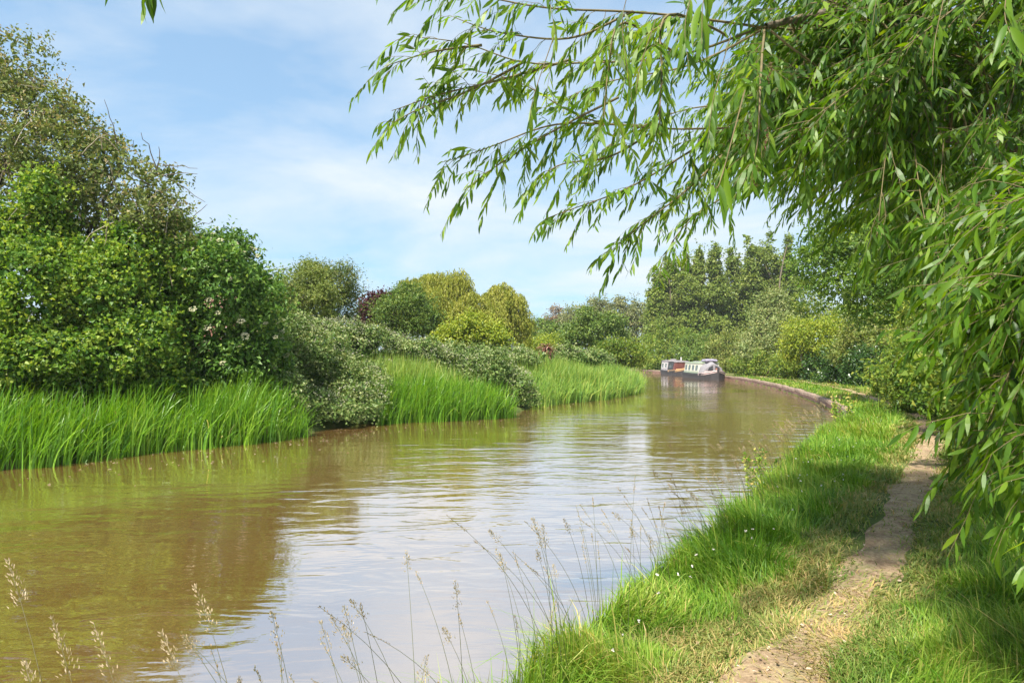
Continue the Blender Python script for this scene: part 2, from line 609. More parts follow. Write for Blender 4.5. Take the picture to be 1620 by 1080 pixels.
nt.links.new(fa.outputs[0], mx.inputs[0])
nt.links.new(df.outputs[0], mx.inputs[1])
nt.links.new(gl.outputs[0], mx.inputs[2])
nt.links.new(mx.outputs[0], out.inputs[0])
M['water'] = m

M['coping'] = plain_mat('kerb_concrete', [(.10, .07, .05), (.20, .145, .11), (.29, .22, .17)], 5, 0.9, 0.5)
M['pile'] = plain_mat('wet_brick', [(.07, .04, .03), (.15, .085, .065), (.20, .13, .10)], 7, 0.8, 0.5)
M['timber'] = plain_mat('grey_timber', [(.07, .06, .05), (.14, .12, .10)], 10, 0.85, 0.4)
M['bench'] = plain_mat('weathered_bench_wood', [(.05, .04, .035), (.10, .085, .07)], 10, 0.8, 0.3)

# ------------------------------------------------------------------ the setting: ground, water, towpath, kerb
fine = np.arange(-45, 50.01, 0.4)
coarse = np.arange(54, 312, 6.0)
az = np.radians(np.concatenate([fine, coarse]))
rad = np.concatenate([[0.4, 1.0], np.geomspace(1.6, 130, 210), np.geomspace(145, 620, 10)])
AZ, RA = np.meshgrid(az, rad)
GP = np.stack([np.sin(AZ) * RA, np.cos(AZ) * RA], -1).reshape(-1, 2)
GZ = height(GP)
na, nr = len(az), len(rad)
ii = np.arange(na * nr).reshape(nr, na)
GF = np.stack([ii[:-1], np.roll(ii, -1, 1)[:-1], np.roll(ii, -1, 1)[1:], ii[1:]], -1).reshape(-1, 4)
GF = np.vstack([GF[:, ::-1]])
ground = obj('ground', mesh_np('ground', np.column_stack([GP, GZ]), GF, M['ground'], None, True), kind='structure',
             label='grassy earth banks of the canal reaching back to the trees')

V = np.array([(-95, -30, 0), (45, -30, 0), (45, 130, 0), (-95, 130, 0)], float)
water = obj('water', mesh_np('water', V, np.array([[0, 1, 2, 3]]), M['water']), kind='structure',
            label='rippled brown canal water mirroring sky and banks')

pd = PATH
T_ = nrm(np.gradient(pd, axis=0))
S_ = np.column_stack([T_[:, 1], -T_[:, 0]])
t_fine = np.concatenate([np.linspace(i, i + 1, 10, endpoint=False) for i in range(len(pd) - 1)])
ip = lambda A: np.column_stack([np.interp(t_fine, np.arange(len(pd)), A[:, k]) for k in range(2)])
pc, ps = ip(pd), nrm(ip(S_))
cols_ = np.linspace(-1, 1, 9)
wl = 0.27 + 0.09 * wav(pc, 1.6, 31) + 0.07 * wav(pc, 9.0, 33)
wr = 0.27 + 0.09 * wav(pc, 1.4, 32) + 0.07 * wav(pc, 10.0, 34)
hw = np.where(cols_[None, :] < 0, wl[:, None], wr[:, None])
PP = pc[:, None, :] + ps[:, None, :] * (cols_[None, :] * hw)[:, :, None]
PP = PP.reshape(-1, 2)
pz = height(PP) + 0.014 - 0.03 * np.tile(np.abs(cols_) ** 3, len(pc))
ii = np.arange(len(pc) * 9).reshape(-1, 9)
PF = np.stack([ii[:-1, :-1], ii[:-1, 1:], ii[1:, 1:], ii[1:, :-1]], -1).reshape(-1, 4)
obj('towpath', mesh_np('towpath', np.column_stack([PP, pz]), PF, M['path'], None, True), kind='structure',
    label='narrow trodden earth towpath winding along the bank')

# kerb of coping stones along the far towpath edge, laid stone by stone
kerb = obj('kerb', None, kind='structure', label='low stone kerb holding the far towpath bank')
dens = np.vstack([RB[i] + (RB[i + 1] - RB[i]) * t for i in range(len(RB) - 1) for t in np.linspace(0, 1, 40, endpoint=False)])
i0 = int(np.argmin(np.linalg.norm(dens - np.array([9.9, 20.0]), axis=1)))
i1 = int(np.argmin(np.linalg.norm(dens - np.array([0.0, 108.0]), axis=1)))
seg = dens[i0:i1]
sl = np.concatenate([[0], np.cumsum(np.linalg.norm(np.diff(seg, axis=0), axis=1))])
stone_me = [MB().box((0, 0, 0), (0.98 + 0.06 * k, 0.22, 0.13), bev=0.018).mesh('kerb_stone', M['coping']) for k in range(2)]
wall_me = MB().box((0, 0, 0), (1.085, 0.20, 0.66), bev=0.01).mesh('wall_block', M['pile'])
rg = random.Random(4)
s = 0.0
while s < sl[-1] - 1.2:
    a = np.array([np.interp(s, sl, seg[:, 0]), np.interp(s, sl, seg[:, 1])])
    b = np.array([np.interp(s + 1.1, sl, seg[:, 0]), np.interp(s + 1.1, sl, seg[:, 1])])
    c = (a + b) / 2
    ang = math.atan2(b[1] - a[1], b[0] - a[0])
    nx, ny = math.sin(ang), -math.cos(ang)
    o = obj('kerb_stone', stone_me[rg.randrange(2)], kerb)
    o.location = (c[0] + nx * (0.02 + rg.uniform(-.02, .02)), c[1] + ny * 0.02, 0.25 + rg.uniform(-.03, .02))
    o.rotation_euler = (rg.uniform(-.015, .015), rg.uniform(-.012, .012), ang + rg.uniform(-.012, .012))
    o = obj('wall_block', wall_me, kerb)
    o.location = (c[0] + nx * 0.04, c[1] + ny * 0.04, -0.14)
    o.rotation_euler = (0, 0, ang)
    s += 1.1


# ------------------------------------------------------------------ plants
def stems(base, tops, r0, rng, k=7, wob=0.12):
    L = []
    for tpt in tops:
        b = np.array(base, float) + np.array([rng.normal() * .12, rng.normal() * .12, 0])
        t = np.linspace(0, 1, k)[:, None]
        mid = rng.normal(size=3) * wob * np.linalg.norm(tpt - b)
        p = b + (tpt - b) * t + mid * np.sin(t * math.pi) * np.array([1, 1, 0.3])
        L.append((p, np.linspace(r0, r0 * 0.25, k)))
    return L


def crown_parts(lobes, n, size, rng, aspect=0.62, shape='diamond', per=24, clump=None, rough=0.16, freq=1.2,
                sprigs=0.14, droop=0.25, updown=0.45, back=0.5, core=0.15, tint_sd=0.2, tint0=0.5, zmin=None, top_tint=0.0, spread=1.0):
    lobes = np.asarray(lobes, float)
    C, Rr = lobes[:, :3], lobes[:, 3:]
    area = (Rr[:, 0] * Rr[:, 1] + Rr[:, 0] * Rr[:, 2] + Rr[:, 1] * Rr[:, 2])
    clump = clump or size * 3.2

    def shell(m, lo, hi):
        k = rng.choice(len(C), size=m * 2, p=area / area.sum())
        d = nrm(rng.normal(size=(m * 2, 3)))
        keep = (d[:, 1] < 0.25) | (rng.random(m * 2) < back)
        k, d = k[keep], d[keep]
        f = rng.uniform(lo, hi, len(k))
        P = C[k] + d * Rr[k] * f[:, None]
        P += nrm(d / Rr[k]) * (rough * 0.7 * Rr[k].mean(1) * (wav(P, freq, 11) + 0.6 * wav(P, freq * 2.7, 12)))[:, None]
        ok = np.ones(len(P), bool)
        for j in range(len(C)):
            q = (((P - C[j]) / Rr[j]) ** 2).sum(1)
            ok &= ~((q < 0.55) & (k != j))
        if zmin is not None:
            ok &= P[:, 2] > zmin
        P, d, k = P[ok][:m], nrm(d / Rr[k])[ok][:m], k[ok][:m]
        return P, d, k

    nc = max(8, n // per)
    cp, cd, ck = shell(nc, 0.84, 1.06)
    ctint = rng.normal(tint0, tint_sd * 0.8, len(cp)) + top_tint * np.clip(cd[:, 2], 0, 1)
    idx = rng.integers(0, len(cp), n)
    off = rng.normal(size=(n, 3)) * clump * np.array([1, 1, 0.6]) * spread * 0.5
    P = cp[idx] + off
    o = cd[idx]
    parts = []

    def emit(P, o, tint, sz):
        m = len(P)
        N = nrm(o * 0.55 + np.array([0, 0, updown]) + rng.normal(size=(m, 3)) * 0.45)
        D = nrm(rng.normal(size=(m, 3)) + o * 0.5 + np.array([0, 0, -0.35]))
        L = sz * rng.uniform(0.45, 1.3, m)
        v_, f_, k_ = leaf_arrays(P, D, N, L, L * aspect, shape, rng, droop)
        parts.append((v_, f_, k_, np.clip(tint, 0, 1)))
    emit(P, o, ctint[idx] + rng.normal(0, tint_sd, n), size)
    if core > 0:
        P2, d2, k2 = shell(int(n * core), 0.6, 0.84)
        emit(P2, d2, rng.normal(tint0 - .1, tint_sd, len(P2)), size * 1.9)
    if sprigs > 0:
        ns = int(n * sprigs / 9)
        P3, d3, k3 = shell(ns, 0.95, 1.05)
        m = len(P3)
        dirs = nrm(d3 + np.array([0, 0, 0.5]) + rng.normal(size=(m, 3)) * 0.5)
        ln = size * rng.uniform(2, 5.5, m)
        t = np.linspace(0.1, 1, 9)
        Q = (P3[:, None, :] + dirs[:, None, :] * (t[None, :] * ln[:, None])[:, :, None] - np.array([0, 0, 1]) * (t[None, :] ** 2 * ln[:, None] * 0.18)[:, :, None]).reshape(-1, 3)
        Q += rng.normal(size=Q.shape) * size * 0.3
        emit(Q, np.repeat(d3, 9, 0), rng.normal(tint0 + 0.1, tint_sd, len(Q)), size * 0.9)
    return parts


SEED = [100]


def bush(name, label, cat, lobes, n, size, mat, group=None, trunk_r=0.06, base=None, part='crown', trunk_mat='bark', trunk_n=None, extra=None, **k):
    """lobes as (px, py, Y, rx, ry, rz): each a rounded mass of foliage"""
    SEED[0] += 1
    rng = np.random.default_rng(SEED[0])
    Ls = []
    for l in lobes:
        p = at(*l[:3])
        r = l[3:] if len(l) == 6 else (l[3],) * 3
        Ls.append((*p, *r))
    Ls = np.array(Ls)
    if base is None:
        base = Ls[:, :3].mean(0)
    sub = k.pop('sub', 13)
    subr = k.pop('subr', .36)
    FL = []
    for l in Ls:
        FL.append(np.concatenate([l[:3], l[3:] * .86]))
        for _ in range(sub):
            d_ = nrm(rng.normal(size=3) + np.array([0, -.35, .15]))
            FL.append(np.concatenate([l[:3] + d_ * l[3:] * rng.uniform(.6, 1.14), l[3:] * subr * rng.uniform(.5, 1.25)]))
    FL = np.array(FL)
    bz = float(height(np.array([[base[0], base[1]]]))[0])
    b = np.array([base[0], base[1], bz - 0.1])
    root = empty(name, b, label, cat, group)
    sh = -b
    k.setdefault('zmin', bz - 0.05)
    n, size = int(n * .62), size * 1.12
    parts = crown_parts(FL, n, size, rng, **k)
    if extra:
        parts += extra(Ls, rng)
    parts = [(v_ + sh, f_, k_, t_) for v_, f_, k_, t_ in parts]
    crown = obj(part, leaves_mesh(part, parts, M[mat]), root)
    tops = [l[:3] + np.array([0, 0, l[5] * 0.35]) for l in Ls]
    if trunk_n:
        tops = tops[:trunk_n]
    lines = [(p + sh, r) for p, r in stems(b, tops, trunk_r, rng)]
    obj('trunk', tubes_mesh('trunk', lines, M[trunk_mat], 6), root)
    return root, Ls, rng, b


# --- the big growth on the left
def twig_lines(Ls, rng, n, b, ln=(0.5, 1.4), r=0.012, zmin=None, down=0.0, facing=True):
    out_ = []
    for _ in range(n):
        l = Ls[rng.integers(len(Ls))]
        d = nrm(rng.normal(size=3))
        if facing and d[1] > 0.1:
            d[1] *= -1
        p = l[:3] + d * l[3:] * rng.uniform(0.8, 1.0)
        if zmin is not None and p[2] < zmin:
            continue
        L = rng.uniform(*ln)
        e = nrm(d * 0.7 + rng.normal(size=3) * 0.6 + np.array([0, 0, 0.25 - down]))
        t = np.linspace(0, 1, 6)[:, None]
        q = p + e * L * t - np.array([0, 0, 1]) * L * (0.12 + down * .5) * t * t + rng.normal(size=(6, 3)) * 0.03 * t
        out_.append((q - b, np.linspace(r, r * 0.35, 6)))
    return out_


root, Ls, rng, b = bush('hawthorn_tree', 'tall hawthorn with brownish top standing above the hop leaves at far left', 'tree',
     [(-25, 195, 17.2, 1.75, 1.6, 1.6), (-110, 180, 17.5, 1.9, 1.7, 1.7), (45, 205, 17.0, 1.3, 1.2, 1.2), (95, 250, 16.8, 1.35, 1.3, 1.25), (190, 295, 16.6, 1.2, 1.2, 1.15),
      (40, 330, 17.2, 1.9, 1.5, 1.6), (225, 355, 16.6, 1.0, 1.0, 0.95), (140, 350, 16.6, 1.3, 1.1, 1.1)],
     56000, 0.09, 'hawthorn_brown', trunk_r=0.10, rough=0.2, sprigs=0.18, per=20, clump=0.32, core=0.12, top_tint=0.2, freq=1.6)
obj('dead_twigs', tubes_mesh('dead_twigs', twig_lines(Ls, rng, 90, b, (0.5, 1.5), 0.013, down=.5), M['twig_pale'], 4), root, kind='stuff')
obj('branches', tubes_mesh('branches', twig_lines(Ls, rng, 120, b, (0.6, 1.3), 0.016, facing=False), M['bark'], 4), root, kind='stuff')

root, Ls, rng, b = bush('hop_thicket', 'bright green climbing hop leaves in a tall thicket behind the left reeds', 'thicket',
     [(0, 440, 15.6, 2.1, 1.4, 2.0), (-110, 480, 15.3, 1.9, 1.4, 2.0), (115, 500, 15.6, 1.5, 1.2, 1.6), (215, 520, 16.2, 1.25, 1.2, 1.6), (45, 580, 15.0, 1.9, 1.0, 1.1),
      (250, 430, 16.8, 1.15, 1.1, 1.2), (180, 590, 15.6, 1.6, 1.0, 1.0), (-60, 600, 14.4, 1.8, .9, 1.0)],
     118000, 0.088, 'hop', trunk_r=0.05, rough=0.26, sprigs=0.16, per=20, clump=0.28, aspect=0.85, tint_sd=0.24, freq=1.9, sub=18)
obj('dead_vines', tubes_mesh('dead_vines', twig_lines(Ls, rng, 40, b, (0.5, 1.2), 0.008, down=.8), M['twig_pale'], 4), root, kind='stuff')

root, Ls, rng, b = bush('elder_bush', 'dark elder bush with flat cream flower heads right of the hop thicket', 'bush',
     [(335, 475, 17.4, 1.35, 1.2, 1.5), (385, 545, 17.6, .95, 1.0, 1.35), (300, 560, 17.2, 1.3, 1.1, 1.4), (355, 420, 18.0, .85, .9, .75), (415, 580, 18.2, .6, .7, .95)],
     40000, 0.12, 'elder', trunk_r=0.07, rough=0.19, sprigs=0.12, per=18, clump=0.30, aspect=0.5, freq=2.0)
# flower heads
prt = []
r2 = np.random.default_rng(8)
fm = []
for q in range(3):
    n = 46
    a_ = r2.uniform(0, 6.28, n)
    rr = 0.085 * np.sqrt(r2.random(n))
    P = np.column_stack([rr * np.cos(a_), rr * np.sin(a_), 0.02 - 2.0 * rr ** 2 + r2.normal(0, .004, n)])
    D = np.column_stack([np.cos(a_), np.sin(a_), r2.uniform(-.2, .5, n)])
    v_, f_, k_ = leaf_arrays(P, D, np.tile([0, 0, 1.0], (n, 1)) + r2.normal(size=(n, 3)) * .3, np.full(n, .042), np.full(n, .038), 'diamond')
    fm.append(leaves_mesh('flower_head', [(v_, f_, k_, r2.random(n))], M['umbel']))
cnt = 0
while cnt < 64:
    l = Ls[rng.choice(5, p=[.3, .35, .06, .17, .12])]
    d = nrm(rng.normal(size=3) + np.array([0.55, -0.8, 0.35]))
    if d[1] > 0 or d[2] < -0.35:
        continue
    p = l[:3] + d * (l[3:] * rng.uniform(1.1, 1.2) + .16)
    o = obj('flower_head', fm[rng.integers(3)], root)
    o.location = tuple(p - b)
    o.rotation_euler = (rng.normal() * .22 + .55, rng.normal() * .25, rng.normal() * .3)
    s = rng.uniform(.55, 1.1)
    o.scale = (s, s, s)
    cnt += 1


def blossom(root, Ls, rng, b, n, size, upmin=0.25, name='blossom', mat='blossom'):
    Ls = np.asarray(Ls)
    k = rng.integers(0, len(Ls), n * 3)
    d = nrm(rng.normal(size=(n * 3, 3)))
    ok = (d[:, 2] > upmin + rng.normal(0, .25, n * 3)) & (d[:, 1] < 0.5)
    k, d = k[ok][:n], d[ok][:n]
    P = Ls[k, :3] + d * Ls[k, 3:] * rng.uniform(0.99, 1.13, (len(k), 1))
    P += nrm(d) * (0.16 * Ls[k, 3:].mean(1) * (wav(P, 1.2, 11) + .6 * wav(P, 3.2, 12)))[:, None]
    L = size * rng.uniform(.6, 1.3, len(P))
    v_, f_, k_ = leaf_arrays(P - b, rng.normal(size=P.shape) + np.array([0, 0, .8]), d + rng.normal(size=P.shape) * .5, L, L * .7, 'diamond')
    return obj(name, leaves_mesh(name, [(v_, f_, k_, np.clip(rng.normal(.45, .28, len(P)), 0, 1))], M[mat]), root)


def bramble(label, lobes, n, size, nb, seed=None, bs_=0.05, **k):
    kk = dict(rough=0.17, sprigs=0.12, per=16, clump=size * 2.6, aspect=0.7, freq=1.8)
    kk.update(k)
    root, Ls, rng, b = bush('bramble_bush', label, 'bush', lobes, n, size, 'bramble', group='bramble bushes on the left bank', trunk_r=0.02, trunk_mat='twig', **kk)
    if nb:
        blossom(root, Ls, rng, b, int(nb * .85), bs_)
    return root


bramble('dense bramble bush hanging down to the water between the two reed beds',
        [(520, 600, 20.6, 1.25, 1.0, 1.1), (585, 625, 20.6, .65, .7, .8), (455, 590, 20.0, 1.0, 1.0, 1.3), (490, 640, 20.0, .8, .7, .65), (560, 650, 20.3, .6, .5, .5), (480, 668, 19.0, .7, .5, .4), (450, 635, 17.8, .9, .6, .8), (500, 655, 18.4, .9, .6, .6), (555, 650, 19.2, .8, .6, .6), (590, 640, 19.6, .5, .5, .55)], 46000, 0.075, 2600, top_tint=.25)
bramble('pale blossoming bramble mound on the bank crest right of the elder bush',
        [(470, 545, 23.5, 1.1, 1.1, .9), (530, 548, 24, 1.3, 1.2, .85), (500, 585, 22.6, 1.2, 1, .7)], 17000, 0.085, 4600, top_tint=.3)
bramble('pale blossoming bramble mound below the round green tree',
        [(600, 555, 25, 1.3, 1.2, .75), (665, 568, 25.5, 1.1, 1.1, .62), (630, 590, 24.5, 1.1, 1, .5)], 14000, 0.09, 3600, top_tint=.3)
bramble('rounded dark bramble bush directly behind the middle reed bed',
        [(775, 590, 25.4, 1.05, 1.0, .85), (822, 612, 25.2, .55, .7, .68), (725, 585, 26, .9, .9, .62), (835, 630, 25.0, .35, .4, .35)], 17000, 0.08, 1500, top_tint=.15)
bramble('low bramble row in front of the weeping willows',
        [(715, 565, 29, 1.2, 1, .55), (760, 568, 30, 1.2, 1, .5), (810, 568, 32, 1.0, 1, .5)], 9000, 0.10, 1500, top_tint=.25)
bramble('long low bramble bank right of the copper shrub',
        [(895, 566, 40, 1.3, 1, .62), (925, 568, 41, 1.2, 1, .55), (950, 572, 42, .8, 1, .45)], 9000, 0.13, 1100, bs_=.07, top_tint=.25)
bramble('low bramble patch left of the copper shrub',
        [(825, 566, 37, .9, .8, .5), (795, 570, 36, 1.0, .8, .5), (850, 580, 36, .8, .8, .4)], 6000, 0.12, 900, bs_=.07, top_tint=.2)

# copper shrub with arching strap leaves
rngc = np.random.default_rng(5)
bz = at(863, 575, 36)
bz[2] = height(bz[None, :2])[0]
root = empty('copper_shrub', bz, 'small copper red shrub with arching leaves among the brambles', 'shrub')
n = 260
a_ = rngc.uniform(0, 6.28, n)
P = np.column_stack([rngc.normal(0, .12, n), rngc.normal(0, .12, n), rngc.uniform(.45, 1.25, n)])
D = np.column_stack([np.cos(a_), np.sin(a_), rngc.uniform(-.1, 1.0, n)])
ztop = at(863, 553, 36)[2] - bz[2]
P[:, 2] += ztop - 1.0
v_, f_, k_ = leaf_arrays(P, D, np.tile([0, 0, 1.], (n, 1)), rngc.uniform(.3, .6, n), rngc.uniform(.06, .1, n), 'lance', None, .75)
obj('leaves', leaves_mesh('leaves', [(v_, f_, k_, rngc.random(n))], M['copper']), root)
obj('trunk', tubes_mesh('trunk', [(np.array([[0, 0, -.1], [.03, 0, .4], [0, .02, ztop]]), np.array([.04, .03, .015]))], M['twig']), root)

# --- mid-distance trees on the left bank
bush('birch_tree', 'light green birch with drooping twigs above the bramble mound', 'tree',
     [(470, 462, 33, 1.25, 1.2, 1.25), (500, 475, 32.5, 1.05, 1, 1.2), (455, 490, 33, 1.0, 1, 1.0), (490, 440, 33.4, .9, .9, .7)], 16000, 0.11, 'birch',
     trunk_r=.1, sprigs=.15, per=18, rough=.3, freq=2, aspect=.5, droop=.5, updown=.2)
bush('feathery_tree', 'darker feathery tree just right of the light birch', 'tree',
     [(525, 455, 35, 1.15, 1.1, 1.15), (540, 490, 35, .8, .9, .95), (510, 480, 35.2, 1.3, 1, 1.4), (505, 432, 35, .8, .8, .5)], 15000, 0.14, 'feather',
     trunk_r=.1, sprigs=.3, per=18, rough=.2, aspect=.3)
bush('plum_tree', 'small dark purple leaved plum tree left of the round green tree', 'tree',
     [(594, 487, 43, .85, .8, .75), (582, 503, 43, .6, .6, .5), (606, 476, 43, .6, .6, .5)], 5000, 0.16, 'plum', trunk_r=.08, sprigs=.25, rough=.2)
bush('round_tree', 'dense round mid green tree in front of the golden weeping willow', 'tree',
     [(645, 492, 40, 1.5, 1.4, 1.35), (620, 500, 40, 1.0, 1, 1.0), (670, 505, 39.6, 1.0, 1, 1.0), (650, 470, 40.3, 1.05, 1, .7)], 17000, 0.13, 'round_green', trunk_r=.12, sprigs=.12, rough=.3, freq=2, sub=20, subr=.3, aspect=.45)
bush('lime_green_shrub', 'yellow green shrub at the foot of the weeping willows', 'shrub',
     [(745, 525, 37, 1.2, 1.1, .85), (715, 535, 37, .9, 1, .65), (780, 535, 37, .9, 1, .7)], 11000, 0.14, 'lime', trunk_r=.05, sprigs=.2, rough=.18)


def weeping(label, lobes, n, seed, Y):
    rng = np.random.default_rng(seed)
    Ls = np.array([(*at(*l[:3]), *l[3:]) for l in lobes])
    base = Ls[:, :3].mean(0)
    bz = float(height(base[None, :2])[0])
    b = np.array([base[0], base[1], bz - .1])
    root = empty('weeping_willow', b, label, 'tree', 'golden weeping willows beyond the left bank')
    tops_ = [l[:3] + np.array([0, 0, l[5] * .5]) for l in Ls]
    FL = []
    for l in Ls:
        FL.append(np.concatenate([l[:3], l[3:] * .85]))
        for _ in range(11):
            d_ = nrm(rng.normal(size=3) + np.array([0, -.4, .35]))
            FL.append(np.concatenate([l[:3] + d_ * l[3:] * rng.uniform(.55, 1.12), l[3:] * rng.uniform(.18, .5)]))
    Ls = np.array(FL)
    k = rng.choice(len(Ls), n, p=(Ls[:, 3] ** 1.5) / (Ls[:, 3] ** 1.5).sum())
    d = nrm(rng.normal(size=(n, 3)) * np.array([1, 1, .9]) + np.array([0, -.25, .25]))
    d[:, 2] = np.abs(d[:, 2]) - 0.25
    P0 = Ls[k, :3] + d * Ls[k, 3:] * rng.uniform(.8, 1.05, (n, 1))
    P0 += d * (0.22 * wav(P0, 1.5, 3) + .12 * wav(P0, 4, 4))[:, None]
    ln = np.minimum(rng.uniform(.3, 2.0, n), np.maximum(P0[:, 2] - bz - .4, .3))
    m = 11
    t = np.linspace(0, 1, m)
    out_ = np.column_stack([d[:, 0], d[:, 1], np.zeros(n)])
    Q = P0[:, None, :] + out_[:, None, :] * (np.sqrt(t)[None, :] * .35)[:, :, None] - np.array([0, 0, 1]) * (t[None, :] ** 1.2 * ln[:, None])[:, :, None]
    Q = Q.reshape(-1, 3) + rng.normal(size=(n * m, 3)) * .035
    D = np.tile([0, 0, -1.], (n * m, 1)) + rng.normal(size=(n * m, 3)) * .4
    N = np.repeat(d, m, 0) + rng.normal(size=(n * m, 3)) * .5
    L = rng.uniform(.16, .32, n * m)
    tint = np.repeat(rng.normal(.5, .22, n), m) + rng.normal(0, .12, n * m)
    v_, f_, k_ = leaf_arrays(Q - b, D, N, L, L * .26, 'diamond')
    obj('crown', leaves_mesh('crown', [(v_, f_, k_, np.clip(tint, 0, 1))], M['weeping']), root)
    obj('trunk', tubes_mesh('trunk', [(p - b, r) for p, r in stems(b, tops_, .16, rng, wob=.05)], M['bark'], 6), root)


weeping('large golden weeping willow behind the round green tree',
        [(700, 468, 47, 2.0, 1.9, 1.5), (745, 495, 46, 1.7, 1.5, 1.4), (655, 478, 47, 1.6, 1.5, 1.4), (680, 448, 47.5, 1.5, 1.2, .75), (760, 520, 45, 1.2, 1.2, 1.2), (725, 455, 47, .9, .9, .8)], 4300, 21, 47)
weeping('smaller ragged weeping willow at the right end of the pair',
        [(800, 490, 50, 1.35, 1.3, 1.3), (790, 467, 50, 1.1, 1, .85), (818, 505, 50, .85, .9, 1.0), (775, 500, 50, 1.0, 1, 1.0)], 2400, 22, 50)

# --- the far bend
far_specs = [
    ('bushy dark green tree on the left bank beside the far reeds', [(945, 520, 54, 1.9, 1.6, 1.25), (915, 535, 54, 1.3, 1.2, .9), (970, 532, 54, 1.4, 1.2, 1.0)], 11000, .17, 'round_green'),
    ('dark hawthorn bush at the tip of the left bank', [(985, 558, 50, 1.35, 1.2, 1.0), (1005, 566, 50, .8, .9, .7), (960, 556, 50, 1.1, 1.1, .8)], 9500, .15, 'hedge'),
    ('small green bush between willow and far wood', [(850, 525, 78, 1.5, 1.4, 1.4), (838, 540, 72, 1.6, 1.4, 1.3)], 5000, .22, 'round_green'),
    ('yellowish bush below the small green bush', [(862, 543, 62, 1.3, 1.2, .75), (848, 549, 60, 1.1, 1.0, .6)], 4000, .18, 'lime'),
    ('mid green bush left of the bushy dark tree', [(888, 535, 66, 1.7, 1.5, 1.3), (875, 548, 64, 1.5, 1.3, .9)], 5500, .2, 'round_green'),
]
for lab, lob, n, s, mt in far_specs:
    bush('bank_tree', lab, 'tree', lob, n, s, mt, trunk_r=.1, sprigs=.14, rough=.16)
wood = [
    ('brownish tree at the left end of the far wood', [(882, 518, 125, 3.2, 2.5, 2.6), (862, 528, 125, 2.6, 2.2, 2.0)], 'far_brown'),
    ('grey green far tree left of the tallest wood top', [(912, 510, 115, 2.4, 2.2, 2.9), (900, 522, 115, 2.0, 2, 2.2)], 'far'),
    ('tall far tree behind the bushy dark tree', [(945, 500, 120, 2.6, 2.3, 2.7), (935, 515, 118, 2.5, 2, 2.6)], 'far'),
    ('broad far tree in the middle of the far wood', [(975, 497, 118, 2.6, 2.3, 2.4), (985, 515, 116, 2.8, 2.2, 2.8)], 'far'),
    ('far tree touching the poplar row', [(1005, 493, 122, 2.2, 2.1, 2.2), (1022, 505, 120, 2.2, 2, 2.6), (1010, 525, 118, 2.5, 2, 2.6)], 'far'),
]
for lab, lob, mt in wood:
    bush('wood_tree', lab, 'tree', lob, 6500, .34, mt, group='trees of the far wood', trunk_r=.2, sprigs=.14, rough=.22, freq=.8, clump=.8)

# --- poplar row
pr = [(1042, 428, 104), (1062, 408, 106), (1086, 400, 105), (1108, 392, 107), (1132, 388, 104), (1158, 398, 106), (1186, 380, 103), (1214, 372, 105), (1246, 378, 103)]
words = ['first poplar from the left in the tall row', 'second poplar from the left in the tall row', 'third poplar from the left in the tall row',
         'fourth poplar from the left in the tall row', 'fifth poplar from the left in the tall row', 'sixth poplar from the left in the tall row',
         'seventh poplar from the left in the tall row, behind the hanging twigs', 'eighth poplar from the left in the tall row, above the sallow',
         'rightmost poplar of the tall row, mostly behind the willow']
for i, (px, ty, Y) in enumerate(pr):
    rg_ = np.random.default_rng(300 + i)
    lob = []
    for q, py in enumerate(np.linspace(ty + 10, 535, 9)):
        w = (0.35 + (1.25 + .35 * (i % 3)) * min(1, q / 4.0)) * rg_.uniform(.75, 1.2)
        lob.append((px + rg_.normal() * 4, py, Y + rg_.normal() * .5, w, w, 1.8))
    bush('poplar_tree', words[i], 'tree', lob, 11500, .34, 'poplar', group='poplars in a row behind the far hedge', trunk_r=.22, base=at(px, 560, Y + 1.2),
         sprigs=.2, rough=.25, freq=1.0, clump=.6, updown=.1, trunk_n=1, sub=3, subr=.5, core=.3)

# --- hedge bushes along the far towpath
hs = [
    ('rounded hawthorn hedge bush behind the left boat', [(1060, 548, 90, 3.3, 2.4, 2.7), (1035, 558, 92, 2.4, 2, 2.2), (1085, 560, 88, 2.6, 2, 2.3), (1050, 572, 88, 3.4, 2, 1.6)], 'hedge', 13000, .24),
    ('hedge bush behind the right boat cabin', [(1110, 553, 82, 2.2, 1.9, 2.0), (1128, 565, 78, 2.0, 1.8, 1.8), (1100, 575, 80, 2.4, 1.8, 1.6)], 'round_green', 10000, .22),
    ('broad olive hedge bush right of the boats', [(1160, 550, 72, 2.5, 2, 1.9), (1140, 568, 72, 1.9, 1.8, 1.7), (1185, 565, 70, 2.2, 1.8, 2.0), (1165, 580, 70, 2.6, 1.6, 1.3)], 'olive', 13000, .2),
    ('pale grey green sallow towering over the hedge', [(1218, 505, 60, 1.7, 1.6, 2.0), (1205, 540, 59, 1.9, 1.7, 1.8), (1238, 535, 58, 1.7, 1.6, 1.9), (1225, 480, 60.5, 1.1, 1.1, 1.0)], 'sallow', 17000, .17),
    ('dark underbrush at the foot of the pale sallow', [(1215, 578, 57, 2.3, 1.5, 1.35), (1180, 582, 60, 1.6, 1.4, 1.2), (1250, 580, 52, 1.6, 1.4, 1.35)], 'hedge', 11000, .16),
    ('yellow green hawthorn arching over the far towpath', [(1290, 538, 47, 1.9, 1.6, 1.4), (1262, 550, 48, 1.1, 1.2, 1.1), (1325, 545, 45, 1.5, 1.4, 1.2), (1300, 520, 47, 1.3, 1.2, .8)], 'lime', 15000, .14),
    ('green hawthorn beside the bench under the willow', [(1365, 540, 40, 1.5, 1.4, 1.4), (1395, 550, 38, 1.2, 1.2, 1.2), (1350, 560, 40, 1.2, 1.1, 1.0)], 'olive', 12000, .13),
]
